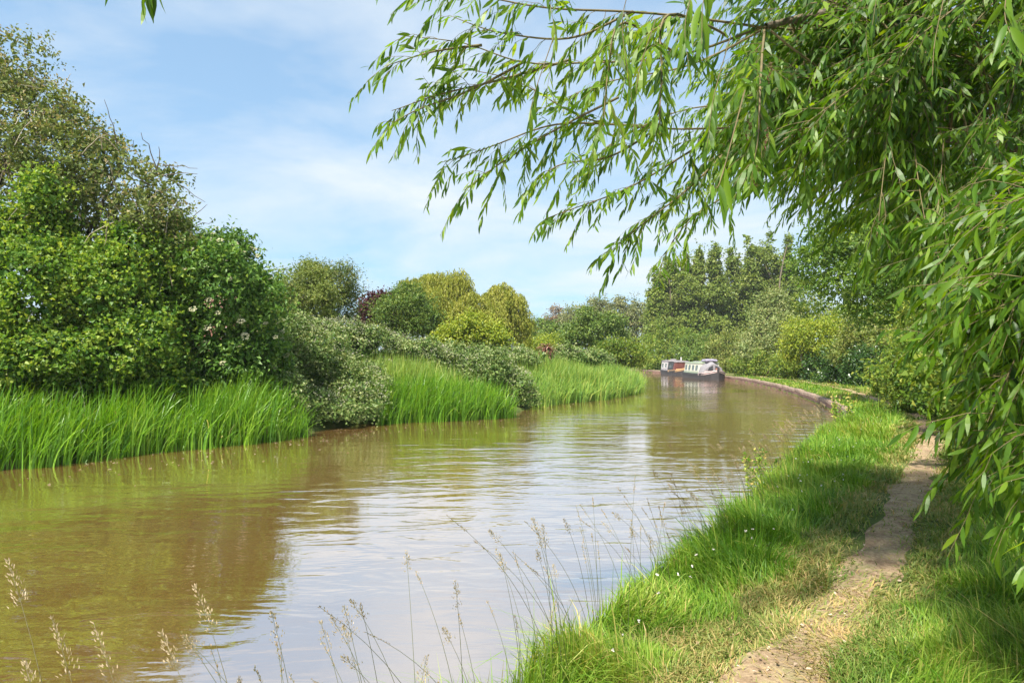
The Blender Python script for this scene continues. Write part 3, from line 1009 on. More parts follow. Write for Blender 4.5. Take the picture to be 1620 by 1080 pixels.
hs.append(('tall hedge tree rising behind the green hawthorn and bench', [(1400, 505, 46, 2.4, 1.5, 2.0), (1350, 515, 50, 2.2, 1.5, 2.0), (1455, 515, 42, 2.2, 1.5, 2.2), (1290, 492, 60, 2.0, 1.5, 1.9)], 'hedge', 17000, .17))
hs.append(('low field hedge glimpsed behind the pale bramble mounds', [(450, 545, 55, 3, 1.5, 1.6), (530, 545, 56, 3, 1.5, 1.5), (600, 545, 58, 3, 1.5, 1.6), (670, 548, 58, 3, 1.5, 1.3)], 'round_green', 9000, .24))
for lab, lob, mt, n, s in hs:
    bush('hedge_bush', lab, 'bush', lob, n, s, mt, group='hedge bushes along the far towpath' if 'field' not in lab else None, trunk_r=.1, sprigs=.15, rough=.17)
iv = [(1292, 590, 46, 'ivy clad stem under the yellow green hawthorn'), (1325, 592, 42, 'second ivy clad stem under the hawthorns'),
      (1358, 592, 39, 'broad ivy clad stem left of the bench'), (1388, 592, 37, 'ivy clad stem just behind the bench'), (1432, 592, 32, 'pale leafy stem right of the bench')]
for px, py, Y, lab in iv:
    w = 0.55 + .15 * (px % 3)
    bush('ivy_stem', lab, 'shrub', [(px, 575, Y, w, w, .9), (px + 3, 592, Y, w * 1.1, w, .9), (px - 3, 608, Y, w * 1.2, w, .8)], 5200, .13, 'ivy' if px != 1432 else 'hedge', group='ivy clad stems below the hawthorns', trunk_r=.12, sprigs=.06, rough=.15, trunk_n=1)
bush('hedge_bush', 'dark gap filling hedge deep behind the ivy clad stems', 'bush',
     [(1300, 585, 52, 2.2, 1.2, 1.5), (1350, 585, 45, 2.0, 1.2, 1.5), (1400, 582, 42, 2.0, 1.2, 1.6), (1450, 575, 36, 2.0, 1.2, 1.7)], 15000, .17, 'dark_tree', group='hedge bushes along the far towpath', trunk_r=.08, rough=.15)

# --- trees along the towpath behind the willow
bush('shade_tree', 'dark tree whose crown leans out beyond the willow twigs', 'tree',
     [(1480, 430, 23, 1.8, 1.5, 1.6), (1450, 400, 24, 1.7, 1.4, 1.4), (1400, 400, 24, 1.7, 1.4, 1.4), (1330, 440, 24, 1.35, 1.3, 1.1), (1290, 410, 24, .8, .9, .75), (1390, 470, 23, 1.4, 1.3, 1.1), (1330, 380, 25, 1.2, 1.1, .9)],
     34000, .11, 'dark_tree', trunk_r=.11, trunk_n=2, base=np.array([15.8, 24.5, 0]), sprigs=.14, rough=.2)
for lab, lob, mt, n, s in [
    ('shaded towpath hedge nearest the camera on the right', [(1640, 560, 9.5, 1.4, 1.3, 1.5), (1680, 660, 9, 1.3, 1.2, 1.0), (1640, 640, 10, .8, .9, .8)], 'hedge', 26000, .085),
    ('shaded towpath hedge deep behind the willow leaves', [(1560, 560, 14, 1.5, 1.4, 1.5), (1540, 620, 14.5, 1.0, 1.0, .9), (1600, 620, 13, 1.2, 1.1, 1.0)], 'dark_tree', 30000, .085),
    ('leafy hedge right of the path bend', [(1490, 560, 20, 1.5, 1.4, 1.5), (1480, 615, 20.5, 1.0, 1.0, .8), (1530, 500, 19, 1.6, 1.5, 1.6)], 'hedge', 28000, .10),
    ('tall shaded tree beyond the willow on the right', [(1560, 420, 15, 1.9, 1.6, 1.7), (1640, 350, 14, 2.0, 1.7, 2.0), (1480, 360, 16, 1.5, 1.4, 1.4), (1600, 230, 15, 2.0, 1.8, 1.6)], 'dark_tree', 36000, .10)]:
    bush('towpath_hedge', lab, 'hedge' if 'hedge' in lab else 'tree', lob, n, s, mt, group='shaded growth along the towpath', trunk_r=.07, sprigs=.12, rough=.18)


# ------------------------------------------------------------------ blades: reeds and grasses
def blade_arrays(P, H, W, lean, az_, segs=3, curl=None):
    """P roots, lean = sideways reach as fraction of height in direction az_"""
    n = len(P)
    t = np.linspace(0, 1, segs + 1)
    dirv = np.column_stack([np.cos(az_), np.sin(az_), np.zeros(n)])
    sv_a = az_ + math.pi / 2 + np.random.default_rng(n).normal(0, .7, n)
    sv = np.column_stack([np.cos(sv_a), np.sin(sv_a), np.zeros(n)])
    rows = []
    for i, q in enumerate(t):
        z = H * (q - 0.42 * np.clip(lean, 0, 1.6) * q ** 3)
        c = P + dirv * (H * lean * q ** 1.9)[:, None] + np.array([0, 0, 1]) * z[:, None]
        if i < segs:
            w = W * (1 - 0.75 * q ** 2) * 0.5
            rows += [c + sv * w[:, None], c - sv * w[:, None]]
        else:
            rows.append(c)
    k = len(rows)
    V = np.stack(rows, 1).reshape(-1, 3)
    b = np.arange(n)[:, None] * k
    Q = np.concatenate([b + np.array([[2 * i, 2 * i + 1, 2 * i + 3, 2 * i + 2]]) for i in range(segs - 1)], 0) if segs > 1 else np.zeros((0, 4), int)
    T = b + np.array([[2 * segs - 2, 2 * segs - 1, 2 * segs]])
    return V, [Q, T] if len(Q) else [T], k


def reed_bed(name, label, s0, s1, n, h, w, mat, din=(-.35, .9), seed=1, lean_az=0.2, ndry=40, segs=4):
    rng = np.random.default_rng(seed)
    a = int(np.argmin(np.linalg.norm(LB - np.array(s0), axis=1)))
    c = int(np.argmin(np.linalg.norm(LB - np.array(s1), axis=1)))
    sg = LB[a:c + 1]
    ln = np.concatenate([[0], np.cumsum(np.linalg.norm(np.diff(sg, axis=0), axis=1))])

    def roots(n, din, tuft):
        nt_ = max(6, n // 14)
        s = rng.uniform(0, ln[-1], nt_)
        dd = din[0] + (din[1] - din[0]) * rng.random(nt_)
        ti = rng.integers(0, nt_, n)
        s, dd = s[ti] + rng.normal(0, tuft, n), dd[ti] + rng.normal(0, tuft, n)
        p = np.column_stack([np.interp(s, ln, sg[:, 0]), np.interp(s, ln, sg[:, 1])])
        q = np.column_stack([np.interp(s + .05, ln, sg[:, 0]), np.interp(s + .05, ln, sg[:, 1])])
        tt = nrm(q - p + 1e-9)
        nn = np.column_stack([-tt[:, 1], tt[:, 0]])          # inland of the left bank
        p = p + nn * dd[:, None]
        z = np.maximum(height(p), -.12)
        return np.column_stack([p, z]), ti, nt_
    P, ti, nt_ = roots(n, din, .10)
    hh = h * np.clip(rng.normal(1, .17, nt_)[ti] * rng.normal(.90, .2, n), .3, 1.4) * (1 + .12 * wav(P[:, :2], 1.6, seed + 9))
    az_ = lean_az + rng.normal(0, .5, nt_)[ti] + rng.normal(0, .75, n)
    lean = np.abs(rng.normal(.27, .2, n)) + (rng.random(n) < .06) * rng.uniform(.3, .8, n)
    V_, F_, k_ = blade_arrays(P, hh, w * rng.uniform(.6, 1.25, n), lean, az_, segs)
    tint = np.clip(rng.normal(.45, .14, nt_)[ti] + rng.normal(0, .2, n), 0, 1)
    o = obj(name, leaves_mesh(name, [(V_, F_, k_, tint)], M[mat]), None, label, 'reeds', kind='stuff')
    if ndry:
        P, ti, nt_ = roots(ndry, (max(din[0], .0), din[1]), .25)
        m_ = len(P)
        V_, F_, k_ = blade_arrays(P, h * rng.uniform(.5, 1.15, m_), np.full(m_, w * .55), rng.uniform(.2, 1.1, m_), rng.uniform(-2.6, .6, m_), 5)
        obj('dry_blades', leaves_mesh('dry_blades', [(V_, F_, k_, rng.random(m_))], M['reed_dry']), o, kind='stuff')
    return o


reed_bed('reeds', 'tall bright green sword leaved reeds below the hop thicket at left', (-14, 8.4), (-5.2, 16.6), 12000, .92, .026, 'reed', (-.3, 1.3), 41, lean_az=.35, ndry=260, segs=5)
reed_bed('reeds', 'tall bright green reed clump in the middle of the left bank', (-4.0, 19.6), (-0.1, 22.3), 5200, .92, .026, 'reed', (-.35, 1.1), 42, lean_az=.1, ndry=170, segs=5)
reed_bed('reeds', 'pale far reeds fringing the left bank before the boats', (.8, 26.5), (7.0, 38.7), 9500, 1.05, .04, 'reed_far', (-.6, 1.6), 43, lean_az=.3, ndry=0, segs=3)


def patch_grass(name, label, c, r, n, h, w, mat, seed, cat='grass'):
    rng = np.random.default_rng(seed)
    P = np.array(c)[None, :] + rng.normal(size=(n, 2)) * np.array(r)
    d, right = site(P)
    P = P[(d > 0.1)]
    n = len(P)
    V_, F_, k_ = blade_arrays(np.column_stack([P, height(P)]), h * rng.uniform(.5, 1.2, n), w * rng.uniform(.6, 1.2, n), np.abs(rng.normal(.25, .2, n)), rng.uniform(0, 6.28, n), 3)
    return obj(name, leaves_mesh(name, [(V_, F_, k_, np.clip(rng.normal(.6, .22, n), 0, 1))], M[mat]), None, label, cat, kind='stuff')


patch_grass('tall_grass', 'light green tall grass between bramble bush and middle reeds', (-3.6, 22.8), (.9, .8), 5000, 1.15, .022, 'reed_far', 51)
patch_grass('tall_grass', 'yellow green tall grass on the left bank behind the far reeds', (2.0, 32.5), (2.2, 2.0), 9000, 1.25, .03, 'reed_far', 52)
patch_grass('tall_grass', 'rough grass on the left bank by the far dark bushes', (5.5, 43), (2.0, 3.0), 5000, 1.0, .04, 'reed_far', 53)

# grass of the towpath bank, sown by distance so that it is finest near the camera
rng = np.random.default_rng(77)


def sow(n, r0, r1, a0, a1):
    r = np.exp(rng.uniform(math.log(r0), math.log(r1), n))
    a = np.radians(rng.uniform(a0, a1, n))
    P = np.column_stack([np.sin(a) * r, np.cos(a) * r])
    d, right = site(P)
    ok = right & (d > -0.02)
    return P[ok], d[ok], r[ok]


A_ = [sow(180000, 1.9, 9, -30, 44), sow(120000, 9, 60, 5, 41)]
P, d, r = [np.concatenate([q[i] for q in A_]) for i in range(3)]
dp, side = polydist(P, PATH)
wpath = 0.26 + 0.10 * wav(P, 1.5, 61) + .06 * wav(P, 5, 66)
canal_side = side < 0
edge = dp - wpath + .05 * wav(P, 9, 68)
keep = np.where(edge < 0, np.clip(.46 + .6 * wav(P, 3.0, 67), .1, .95) + 0.5 * np.clip(1 + edge / .16, 0, 1), 1.0) > rng.random(len(P))
keep &= d < 5.5
onkerb = (P[:, 1] > 19) & (d < .16)
keep &= ~onkerb
near = r < 7
P, d, r, dp, edge, canal_side, near = [q[keep] for q in (P, d, r, dp, edge, canal_side, near)]
z = height(P)
tuft = wav(P, 2.4, 62) * .5 + wav(P, 6.5, 63) * .5
far = P[:, 1] > 22
h_bank = (.21 + .17 * tuft) * (0.3 + .7 * sst(.0, .45, edge))
h_verge = (.19 + .15 * tuft) * (0.3 + .7 * sst(.0, .6, edge))
H = np.where(canal_side, h_bank, h_verge)
H = np.where(far, .14 + .05 * tuft + .10 * (rng.random(len(P)) < .1), H)
H = np.where(edge < 0.16, .03 + .05 * rng.random(len(P)) + .12 * np.clip(edge, 0, 1), H)
long_ = (rng.random(len(P)) < .07) & (edge > .3)
H = np.clip(H * rng.uniform(.5, 1.25, len(P)) * np.where(long_, 1.6, 1), .02, .75)
W = (.0030 + .0009 * r) * rng.uniform(.7, 1.3, len(P))
lean = np.abs(rng.normal(.55, .35, len(P))) + np.where(edge < .2, .5, 0)
leaz = 2.6 * wav(P, 2.6, 64) + rng.normal(0, .7, len(P)) + 2.8
dryness = np.where(canal_side, .36, .47) + .14 * wav(P, .9, 65) + .12 * wav(P, 5.5, 69) + .2 * sst(.45, .0, edge) + np.where(far, .12, 0) + np.where(rng.random(len(P)) < .06, .4, 0)
tint = np.clip(dryness + rng.normal(0, .17, len(P)), 0, 1)
for nm, lab, msk, mt in [('bank_grass', 'long lush grass between the towpath and the water', canal_side & (edge > 0.2), 'grass'),
                         ('verge_grass', 'softer grass on the verge right of the towpath', ~canal_side & (edge > 0.2), 'grass'),
                         ('path_grass', 'short sparse dry grass trodden into the towpath', edge <= 0.2, 'grass_dry')]:
    prts = []
    for m_, sg_ in ((msk & near, 3), (msk & ~near, 2)):
        Q = P[m_]
        V_, F_, k_ = blade_arrays(np.column_stack([Q, z[m_] - .005]), H[m_], W[m_], lean[m_], leaz[m_], sg_)
        prts.append((V_, F_, k_, tint[m_]))
    obj(nm, leaves_mesh(nm, prts, M[mt]), None, lab, 'grass', kind='stuff')

# shorter turf creeping over the path's edges
nt2 = 46000
ti2 = 12 + 48 * rng.random(nt2) ** 1.3
Q2 = np.column_stack([np.interp(ti2, np.arange(len(PATH)), PATH[:, k]) for k in range(2)])
off2 = rng.choice([-1, 1], nt2) * np.abs(rng.normal(.40, .15, nt2))
S2 = np.column_stack([np.interp(ti2, np.arange(len(PATH)), S_[:, k]) for k in range(2)])
Q2 = Q2 + nrm(S2) * off2[:, None]
r2_ = np.linalg.norm(Q2, axis=1)
ok2 = (np.abs(off2) > .24 + .13 * wav(Q2, 4.0, 81) + .08 * wav(Q2, 11.0, 82)) & (site(Q2)[0] > .15)
Q2, r2_ = Q2[ok2], r2_[ok2]
n2 = len(Q2)
V_, F_, k_ = blade_arrays(np.column_stack([Q2, height(Q2) + .005]), rng.uniform(.04, .12, n2) * (1 + .4 * wav(Q2, 3, 83)), (.0035 + .0009 * r2_) * rng.uniform(.7, 1.3, n2), np.abs(rng.normal(.8, .4, n2)), rng.uniform(0, 6.28, n2), 2)
obj('path_grass', leaves_mesh('path_grass', [(V_, F_, k_, np.clip(.42 + .2 * wav(Q2, 2.0, 84) + rng.normal(0, .2, n2), 0, 1))], M['grass_dry']), None, 'worn turf along both edges of the towpath', 'grass', kind='stuff')

# clover heads in the bank grass and litter on the path
Pc, dc, rc = sow(2600, 2.5, 22, -20, 50)
dpc, sd = polydist(Pc, PATH)
kk_ = (sd < 0) & (dpc > .6) & (dc > .4)
Pc = Pc[kk_][:60]
n = len(Pc)
P3 = np.column_stack([Pc, height(Pc) + rng.uniform(.16, .36, n)])
prts = []
for q in range(4):
    v_, f_, k_ = leaf_arrays(P3, rng.normal(size=(n, 3)) + np.array([0, 0, .6]), rng.normal(size=(n, 3)), np.full(n, .013), np.full(n, .010), 'diamond')
    prts.append((v_, f_, k_, rng.random(n)))
obj('clover_flowers', leaves_mesh('clover_flowers', prts, M['white_petal']), None, 'tiny white clover heads scattered in the bank grass', 'flowers', kind='stuff')
t_i = rng.uniform(12, 60, 1800)
Pl = np.column_stack([np.interp(t_i, np.arange(len(PATH)), PATH[:, k]) for k in range(2)]) + rng.normal(size=(1800, 2)) * .24
n = len(Pl)
Lr = rng.uniform(.006, .034, n)
v_, f_, k_ = leaf_arrays(np.column_stack([Pl, height(Pl) + .032]), rng.normal(size=(n, 3)) * np.array([1, 1, .15]), np.tile([0, 0, 1.], (n, 1)) + rng.normal(size=(n, 3)) * .3, Lr, Lr * .6, 'broad')
obj('fallen_leaves', leaves_mesh('fallen_leaves', [(v_, f_, k_, rng.random(n))], M['litter']), None, 'small dry fallen leaves strewn along the towpath', 'leaves', kind='stuff')


# bits afloat near the reeds
nf = 420
tf = rng.uniform(0, 1, nf)
lbs = LB[(LB[:, 1] > 8) & (LB[:, 1] < 40)]
tfi = tf * (len(lbs) - 1)
Pf = np.column_stack([np.interp(tfi, np.arange(len(lbs)), lbs[:, k]) for k in range(2)]) + np.column_stack([np.abs(rng.normal(0, 1.0, nf)) + .2, -np.abs(rng.normal(0, 1.2, nf)) - .1])
Pf = Pf[site(Pf)[0] < -.15]
nf = len(Pf)
Lf = rng.uniform(.02, .07, nf)
v_, f_, k_ = leaf_arrays(np.column_stack([Pf, np.full(nf, .006)]), rng.normal(size=(nf, 3)) * np.array([1, 1, .02]), np.tile([0, 0, 1.], (nf, 1)), Lf, Lf * .5, 'broad', None, .02)
obj('floating_leaves', leaves_mesh('floating_leaves', [(v_, f_, k_, rng.random(nf))], M['litter']), None, 'scattered leaves and scum floating below the left reeds', 'leaves', kind='stuff')


# seeding grasses
def seed_stem(base, top, rng, kind=0, head=.16, r=.0016, bend=None):
    """returns stem line and spikelet arrays, base and top world points"""
    base, top = np.asarray(base, float), np.asarray(top, float)
    k = 10
    t = np.linspace(0, 1, k)[:, None]
    L = np.linalg.norm(top - base)
    c = base + (top - base) * np.array([.25, .25, 1.0]) * np.array([1, 1, .62])
    p = (1 - t) ** 2 * base + 2 * t * (1 - t) * c + t * t * top
    n = 64 if kind == 0 else 22
    u_ = rng.uniform(1 - head / L, 1.0, n)
    Q = np.column_stack([np.interp(u_, t[:, 0], p[:, i]) for i in range(3)])
    T = nrm(p[-1] - p[-3])
    a_ = rng.normal(size=(n, 3))
    sp = .03 * (1 - (u_ - (1 - head / L)) / (head / L) * .85)[:, None] if kind == 0 else .004
    a_ = nrm(a_ - (a_ @ T)[:, None] * T)
    Q = Q + a_ * sp * rng.uniform(.1, 1, (n, 1))
    D = T * 1.2 + a_ * .5 + rng.normal(size=(n, 3)) * .15
    return (p, np.linspace(r, r * .4, k)), Q, D


seeds = [((12, 885), 1.95, .15, 'tall pale seeding grass at the left picture edge'),
         ((82, 978), 1.85, .18, 'bushy pale seeding grass second from the left at the bottom'),
         ((148, 985), 2.0, .17, 'leaning pale seeding grass third from the left at the bottom'),
         ((38, 1045), 1.8, .12, 'short plump seeding grass in the lower left corner'),
         ((308, 925), 2.2, .17, 'seeding grass against the edge of the tree reflection'),
         ((255, 1000), 2.1, .12, 'bent low seeding grass left of the reflection edge')]
for i, ((px, py), Y, hd, lab) in enumerate(seeds):
    rg_ = np.random.default_rng(900 + i)
    top = at(px, py, Y)
    nb_ = dens[int(np.argmin(np.linalg.norm(dens - top[:2], axis=1)))]
    bx = nb_ + nrm(nb_ - top[:2] if np.linalg.norm(nb_ - top[:2]) > .05 else np.array([.7, -.7])) * rg_.uniform(.05, .15)
    base = np.array([*bx, height(bx[None])[0]])
    root = empty('seeding_grass', base, lab, 'grass stem', 'single seeding grasses at the lower left')
    ln_, Q, D = seed_stem(base, top, rg_, 0, hd)
    obj('stem', tubes_mesh('stem', [(ln_[0] - base, ln_[1])], M['straw'], 4), root)
    n = len(Q)
    v_, f_, k_ = leaf_arrays(Q - base, D, rg_.normal(size=(n, 3)), np.full(n, .0125), np.full(n, .0036), 'broad')
    obj('seed_head', leaves_mesh('seed_head', [(v_, f_, k_, rg_.uniform(.4, 1, n))], M['straw']), root)
# the fringe of flowering grasses along the bank edge
lines, prt, prt2 = [], [], []
rg_ = np.random.default_rng(950)
cum = np.concatenate([[0], np.cumsum(np.linalg.norm(np.diff(dens, axis=0), axis=1))])
sA = cum[int(np.argmin(np.linalg.norm(dens - np.array([-0.8, 2.0]), axis=1)))]
sB = cum[int(np.argmin(np.linalg.norm(dens - np.array([8.0, 17.0]), axis=1)))]
for i in range(210):
    s = sA + (sB - sA) * rg_.random() ** 1.7
    c = np.array([np.interp(s, cum, dens[:, 0]), np.interp(s, cum, dens[:, 1])])
    c2 = np.array([np.interp(s + .1, cum, dens[:, 0]), np.interp(s + .1, cum, dens[:, 1])])
    tt = nrm(c2 - c)
    inl = np.array([tt[1], -tt[0]])
    p = c + inl * rg_.uniform(.02, .35)
    base = np.array([*p, height(p[None])[0]])
    h = rg_.uniform(.4, .8) * (1.1 if s - sA < 2.5 else .9)
    lean_ = -inl * rg_.uniform(.0, .4) + tt * rg_.normal(0, .18)
    top = base + np.array([lean_[0], lean_[1], h])
    kd = int(rg_.random() < .6)
    ln_, Q, D = seed_stem(base, top, rg_, kd, rg_.uniform(.06, .14), .0014 + .00012 * p[1])
    lines.append(ln_)
    n = len(Q)
    sz = .007 + .0010 * p[1]
    v_, f_, k_ = leaf_arrays(Q, D, rg_.normal(size=(n, 3)), np.full(n, sz), np.full(n, sz * .38), 'diamond')
    (prt2 if kd else prt).append((v_, f_, k_, rg_.uniform(.1, 1, n)))
fr_ = obj('flowering_grass', tubes_mesh('flowering_grass', lines, M['stem_dark'], 3), None, 'thin flowering grasses leaning out over the water along the near bank', 'grass', kind='stuff')
obj('pale_heads', leaves_mesh('pale_heads', prt, M['straw']), fr_, kind='stuff')
obj('dark_heads', leaves_mesh('dark_heads', prt2, M['stem_dark']), fr_, kind='stuff')


# sorrel and tall weeds on the bank edge
def weed(name, label, px, py, Y, h, mat, n, seed, sp=.12, leaf=.02):
    rg_ = np.random.default_rng(seed)
    g = at(px, py, Y)
    base = np.array([g[0], g[1], height(g[None, :2])[0]])
    root = empty(name, base, label, 'plant')
    lines, prt = [], []
    for i in range(n):
        b0 = np.array([rg_.normal() * sp, rg_.normal() * sp, 0])
        tp = b0 + np.array([rg_.normal() * .06, rg_.normal() * .06, h * rg_.uniform(.6, 1.1)])
        t = np.linspace(0, 1, 6)[:, None]
        p = b0 + (tp - b0) * t
        lines.append((p, np.linspace(.003, .0012, 6)))
        m_ = 34
        u_ = rg_.uniform(.25, 1, m_)
        Q = b0 + (tp - b0) * u_[:, None] + rg_.normal(size=(m_, 3)) * .012
        v_, f_, k_ = leaf_arrays(Q, rg_.normal(size=(m_, 3)) + np.array([0, 0, .5]), rg_.normal(size=(m_, 3)), np.full(m_, leaf), np.full(m_, leaf * .6), 'diamond')
        prt.append((v_, f_, k_, rg_.random(m_)))
    obj('stems', tubes_mesh('stems', lines, M['stem_dark'], 4), root, kind='stuff')
    obj('leaves', leaves_mesh('leaves', prt, M[mat]), root)


weed('sorrel_clump', 'reddish sorrel clump on the near bank edge', 905, 985, 5.0, .36, 'sorrel', 16, 960, .16)
weed('bank_weed', 'upright leafy weed on the bank where ripples begin', 1200, 800, 8.9, .75, 'grass', 9, 961, .12, .05)
weed('bank_weed', 'small leafy weed on the bank just before the kerb', 1328, 690, 17.2, .8, 'grass', 10, 962, .2, .08)

# ------------------------------------------------------------------ the willow leaning over the towpath
rng = np.random.default_rng(1234)
wb = np.array([5.4, 3.4, 0.0])
wb[2] = height(wb[None, :2])[0] - .1
willow = empty('willow_tree', wb, 'large willow leaning over the towpath, its leafy twigs filling the upper right', 'tree')
limb_lines, br_lines, tw_lines = [], [], []
LB_, LD, LN, LL = [], [], [], []


def curve(pts, k=6):
    return smooth_line(np.array(pts, float), k)


def sprig_leaves(q, leaf, gap, rng, down=.55, spread=.55):
    seglen = np.linalg.norm(np.diff(q, axis=0), axis=1)
    cl = np.concatenate([[0], np.cumsum(seglen)])
    ss = np.arange(gap * .8, cl[-1], gap)
    if len(ss) == 0:
        return
    T = nrm(np.gradient(q, axis=0))
    for j, s_ in enumerate(ss):
        p = np.array([np.interp(s_, cl, q[:, i]) for i in range(3)])
        t = np.array([np.interp(s_, cl, T[:, i]) for i in range(3)])
        sd = np.cross(t, [0, 0, 1.])
        nl = np.linalg.norm(sd)
        sd = sd / nl if nl > .1 else np.array([1., 0, 0])
        sgn = 1 if j % 2 else -1
        D = t * .75 + sd * sgn * spread + np.array([0, 0, -down * rng.uniform(.4, 1.5)]) + rng.normal(size=3) * .22
        N = np.array([0, 0, .7]) + rng.normal(size=3) * .5 + sd * sgn * .3
        f = s_ / cl[-1]
        L = leaf * rng.uniform(.7, 1.2) * (1 - .45 * f ** 4)
        LB_.append(p)
        LD.append(D)
        LN.append(N)
        LL.append(L)


def twig(p, d, L, rng, leaf, gap=.028, droop=.35, r=.0022):
    t = np.linspace(0, 1, 5)[:, None]
    d = nrm(np.asarray(d, float))
    q = p + d * L * t - np.array([0, 0, 1]) * L * droop * t ** 2 + rng.normal(size=(5, 3)) * .010 * t
    tw_lines.append((q, np.linspace(r, r * .4, 5)))
    sprig_leaves(q, leaf, gap, rng)


def branch(pts, r0, r1, ntw, leaf=.085, tl=(.22, .5), t0=.25, dirb=(-.5, -.1, -.25), gap=.028, main=False):
    q = curve(pts)
    cl = np.concatenate([[0], np.cumsum(np.linalg.norm(np.diff(q, axis=0), axis=1))])
    q = q + wav(q, 5, len(br_lines) + 3)[:, None] * np.array([.01, .01, .02])
    (limb_lines if main else br_lines).append((q, np.linspace(r0, r1, len(q))))
    T = nrm(np.gradient(q, axis=0))
    for i in range(ntw):
        s_ = cl[-1] * (t0 + (1 - t0) * (i + rng.random()) / ntw)
        p = np.array([np.interp(s_, cl, q[:, k]) for k in range(3)])
        t = np.array([np.interp(s_, cl, T[:, k]) for k in range(3)])
        d = t * .7 + rng.normal(size=3) * .62 + np.array(dirb)
        twig(p, d, rng.uniform(*tl), rng, leaf, gap)
    return q


# trunk and limbs (out of the frame on the right, reaching over)
wz = wb[2]
trunk = [wb, wb + [-.05, .05, 1.2], wb + [-.2, .2, 2.4], wb + [-.5, .5, 3.4]]
limb_lines.append((curve(trunk), np.linspace(.24, .13, 19)))
limbA = branch([wb + [-.5, .5, 3.4], at(1640, -40, 4.6), at(1440, -10, 4.7), at(1210, 45, 4.5)], .08, .02, 0, main=True)
limbB = branch([wb + [-.2, .2, 2.4], at(1660, 240, 4.9), at(1480, 215, 5.0), at(1300, 208, 4.8)], .055, .016, 0, main=True)
limbC = branch([wb + [-.5, .5, 3.4], at(1600, -120, 6.0), at(1400, 60, 6.4), at(1250, 160, 6.4)], .06, .015, 0, main=True)
limbD = branch([wb + [-.05, .05, 1.2], at(1760, 420, 3.8), at(1680, 430, 3.4)], .04, .015, 0, main=True)
limbE = branch([wb + [-.5, .5, 3.4], at(1500, -260, 3.6), at(1250, -200, 3.1), at(1000, -150, 2.7), at(700, -190, 2.2), at(420, -200, 1.9), at(255, -120, 1.75)], .05, .006, 0, main=True)

# the open twigs against the sky
hand = [
    [(1210, 45, 4.5), (1080, 85, 4.4), (930, 95, 4.3), (830, 97, 4.2), (735, 70, 4.1), (640, 60, 4.0)],
    [(1210, 45, 4.5), (1000, 20, 4.2), (860, 10, 4.0), (740, -10, 3.9), (640, -25, 3.8)],
    [(1300, 208, 4.8), (1150, 205, 4.7), (1040, 203, 4.6), (930, 185, 4.5), (820, 130, 4.4), (720, 110, 4.3)],
    [(1040, 203, 4.6), (900, 195, 4.5), (790, 225, 4.4), (700, 255, 4.3)],
    [(900, 95, 4.3), (780, 130, 4.2), (690, 150, 4.1), (620, 175, 4.0)],
    [(760, 75, 4.1), (680, 85, 4.0), (610, 105, 4.0)],
    [(830, 97, 4.2), (740, 145, 4.1), (660, 175, 4.0), (620, 195, 3.9)],
    [(980, 150, 4.4), (880, 205, 4.3), (790, 260, 4.2), (735, 300, 4.1)],
    [(1040, 203, 4.6), (960, 250, 4.4), (880, 265, 4.2), (840, 300, 4.1)],
    [(1150, 205, 4.7), (1040, 270, 4.5), (940, 320, 4.3), (860, 350, 4.2)],
    [(1180, 207, 4.7), (1090, 300, 4.6), (1010, 360, 4.5), (965, 400, 4.4)],
    [(1080, 85, 4.4), (985, 40, 3.6), (960, 120, 3.5), (955, 220, 3.4)],
    [(1150, 60, 4.4), (1060, 20, 3.4), (1050, 110, 3.2), (1045, 210, 3.1)],
    [(1210, 45, 4.5), (1080, 110, 5.0), (960, 130, 5.0), (880, 160, 5.0)],
    [(1280, 205, 4.8), (1160, 300, 5.2), (1080, 360, 5.2), (1045, 420, 5.2)],
    [(1250, 160, 6.4), (1100, 170, 6.4), (980, 220, 6.2), (920, 270, 6.2)],
    [(1250, 160, 6.4), (1120, 260, 6.2), (1060, 330, 6.0)],
    [(1000, 20, 4.2), (900, 60, 4.1), (800, 50, 4.0), (720, 25, 4.0)],
    [(1210, 45, 4.5), (1205, 120, 3.6), (1200, 210, 3.4), (1190, 270, 3.3)],
]
for i, h_ in enumerate(hand):
    pts = [at(*p) for p in h_]
    ln = sum(np.linalg.norm(pts[j + 1] - pts[j]) for j in range(len(pts) - 1))
    branch(pts, .009, .002, max(6, int(ln * 12)), leaf=.108 if i not in (11, 12, 18) else .125, tl=(.12, .34), t0=.16, dirb=(-.3, -.1, -.2), gap=.027)
    q = curve(pts)
    sprig_leaves(q[int(len(q) * .6):], .085, .03, rng)
# close hanging sprigs
for p0, p1, lf in [((1130, 150, 2.6), (1118, 235, 2.3), .13), ((1140, 285, 1.75), (1128, 292, 1.7), .13), ((1115, -10, 2.0), (1110, 70, 1.95), .125), ((1085, 30, 2.2), (1090, 110, 2.15), .12),
                   ((985, 30, 2.7), (1000, 160, 2.6), .12), ((1010, 120, 2.7), (1002, 215, 2.6), .11), ((870, -20, 3.0), (880, 60, 2.9), .12), ((845, 150, 2.7), (838, 190, 2.6), .12),
                   ((1480, 60, 2.4), (1475, 120, 2.3), .12), ((1590, 10, 2.0), (1600, 60, 1.9), .15), ((1390, -20, 2.8), (1380, 40, 2.7), .13)]:
    a_, b2 = at(*p0), at(*p1)
    up = a_ + np.array([.08, .05, .25])
    q = curve([up, a_, b2])
    tw_lines.append((q, np.linspace(.0025, .001, len(q))))
    sprig_leaves(q[4:], lf, .03, rng, down=1.1, spread=.35)
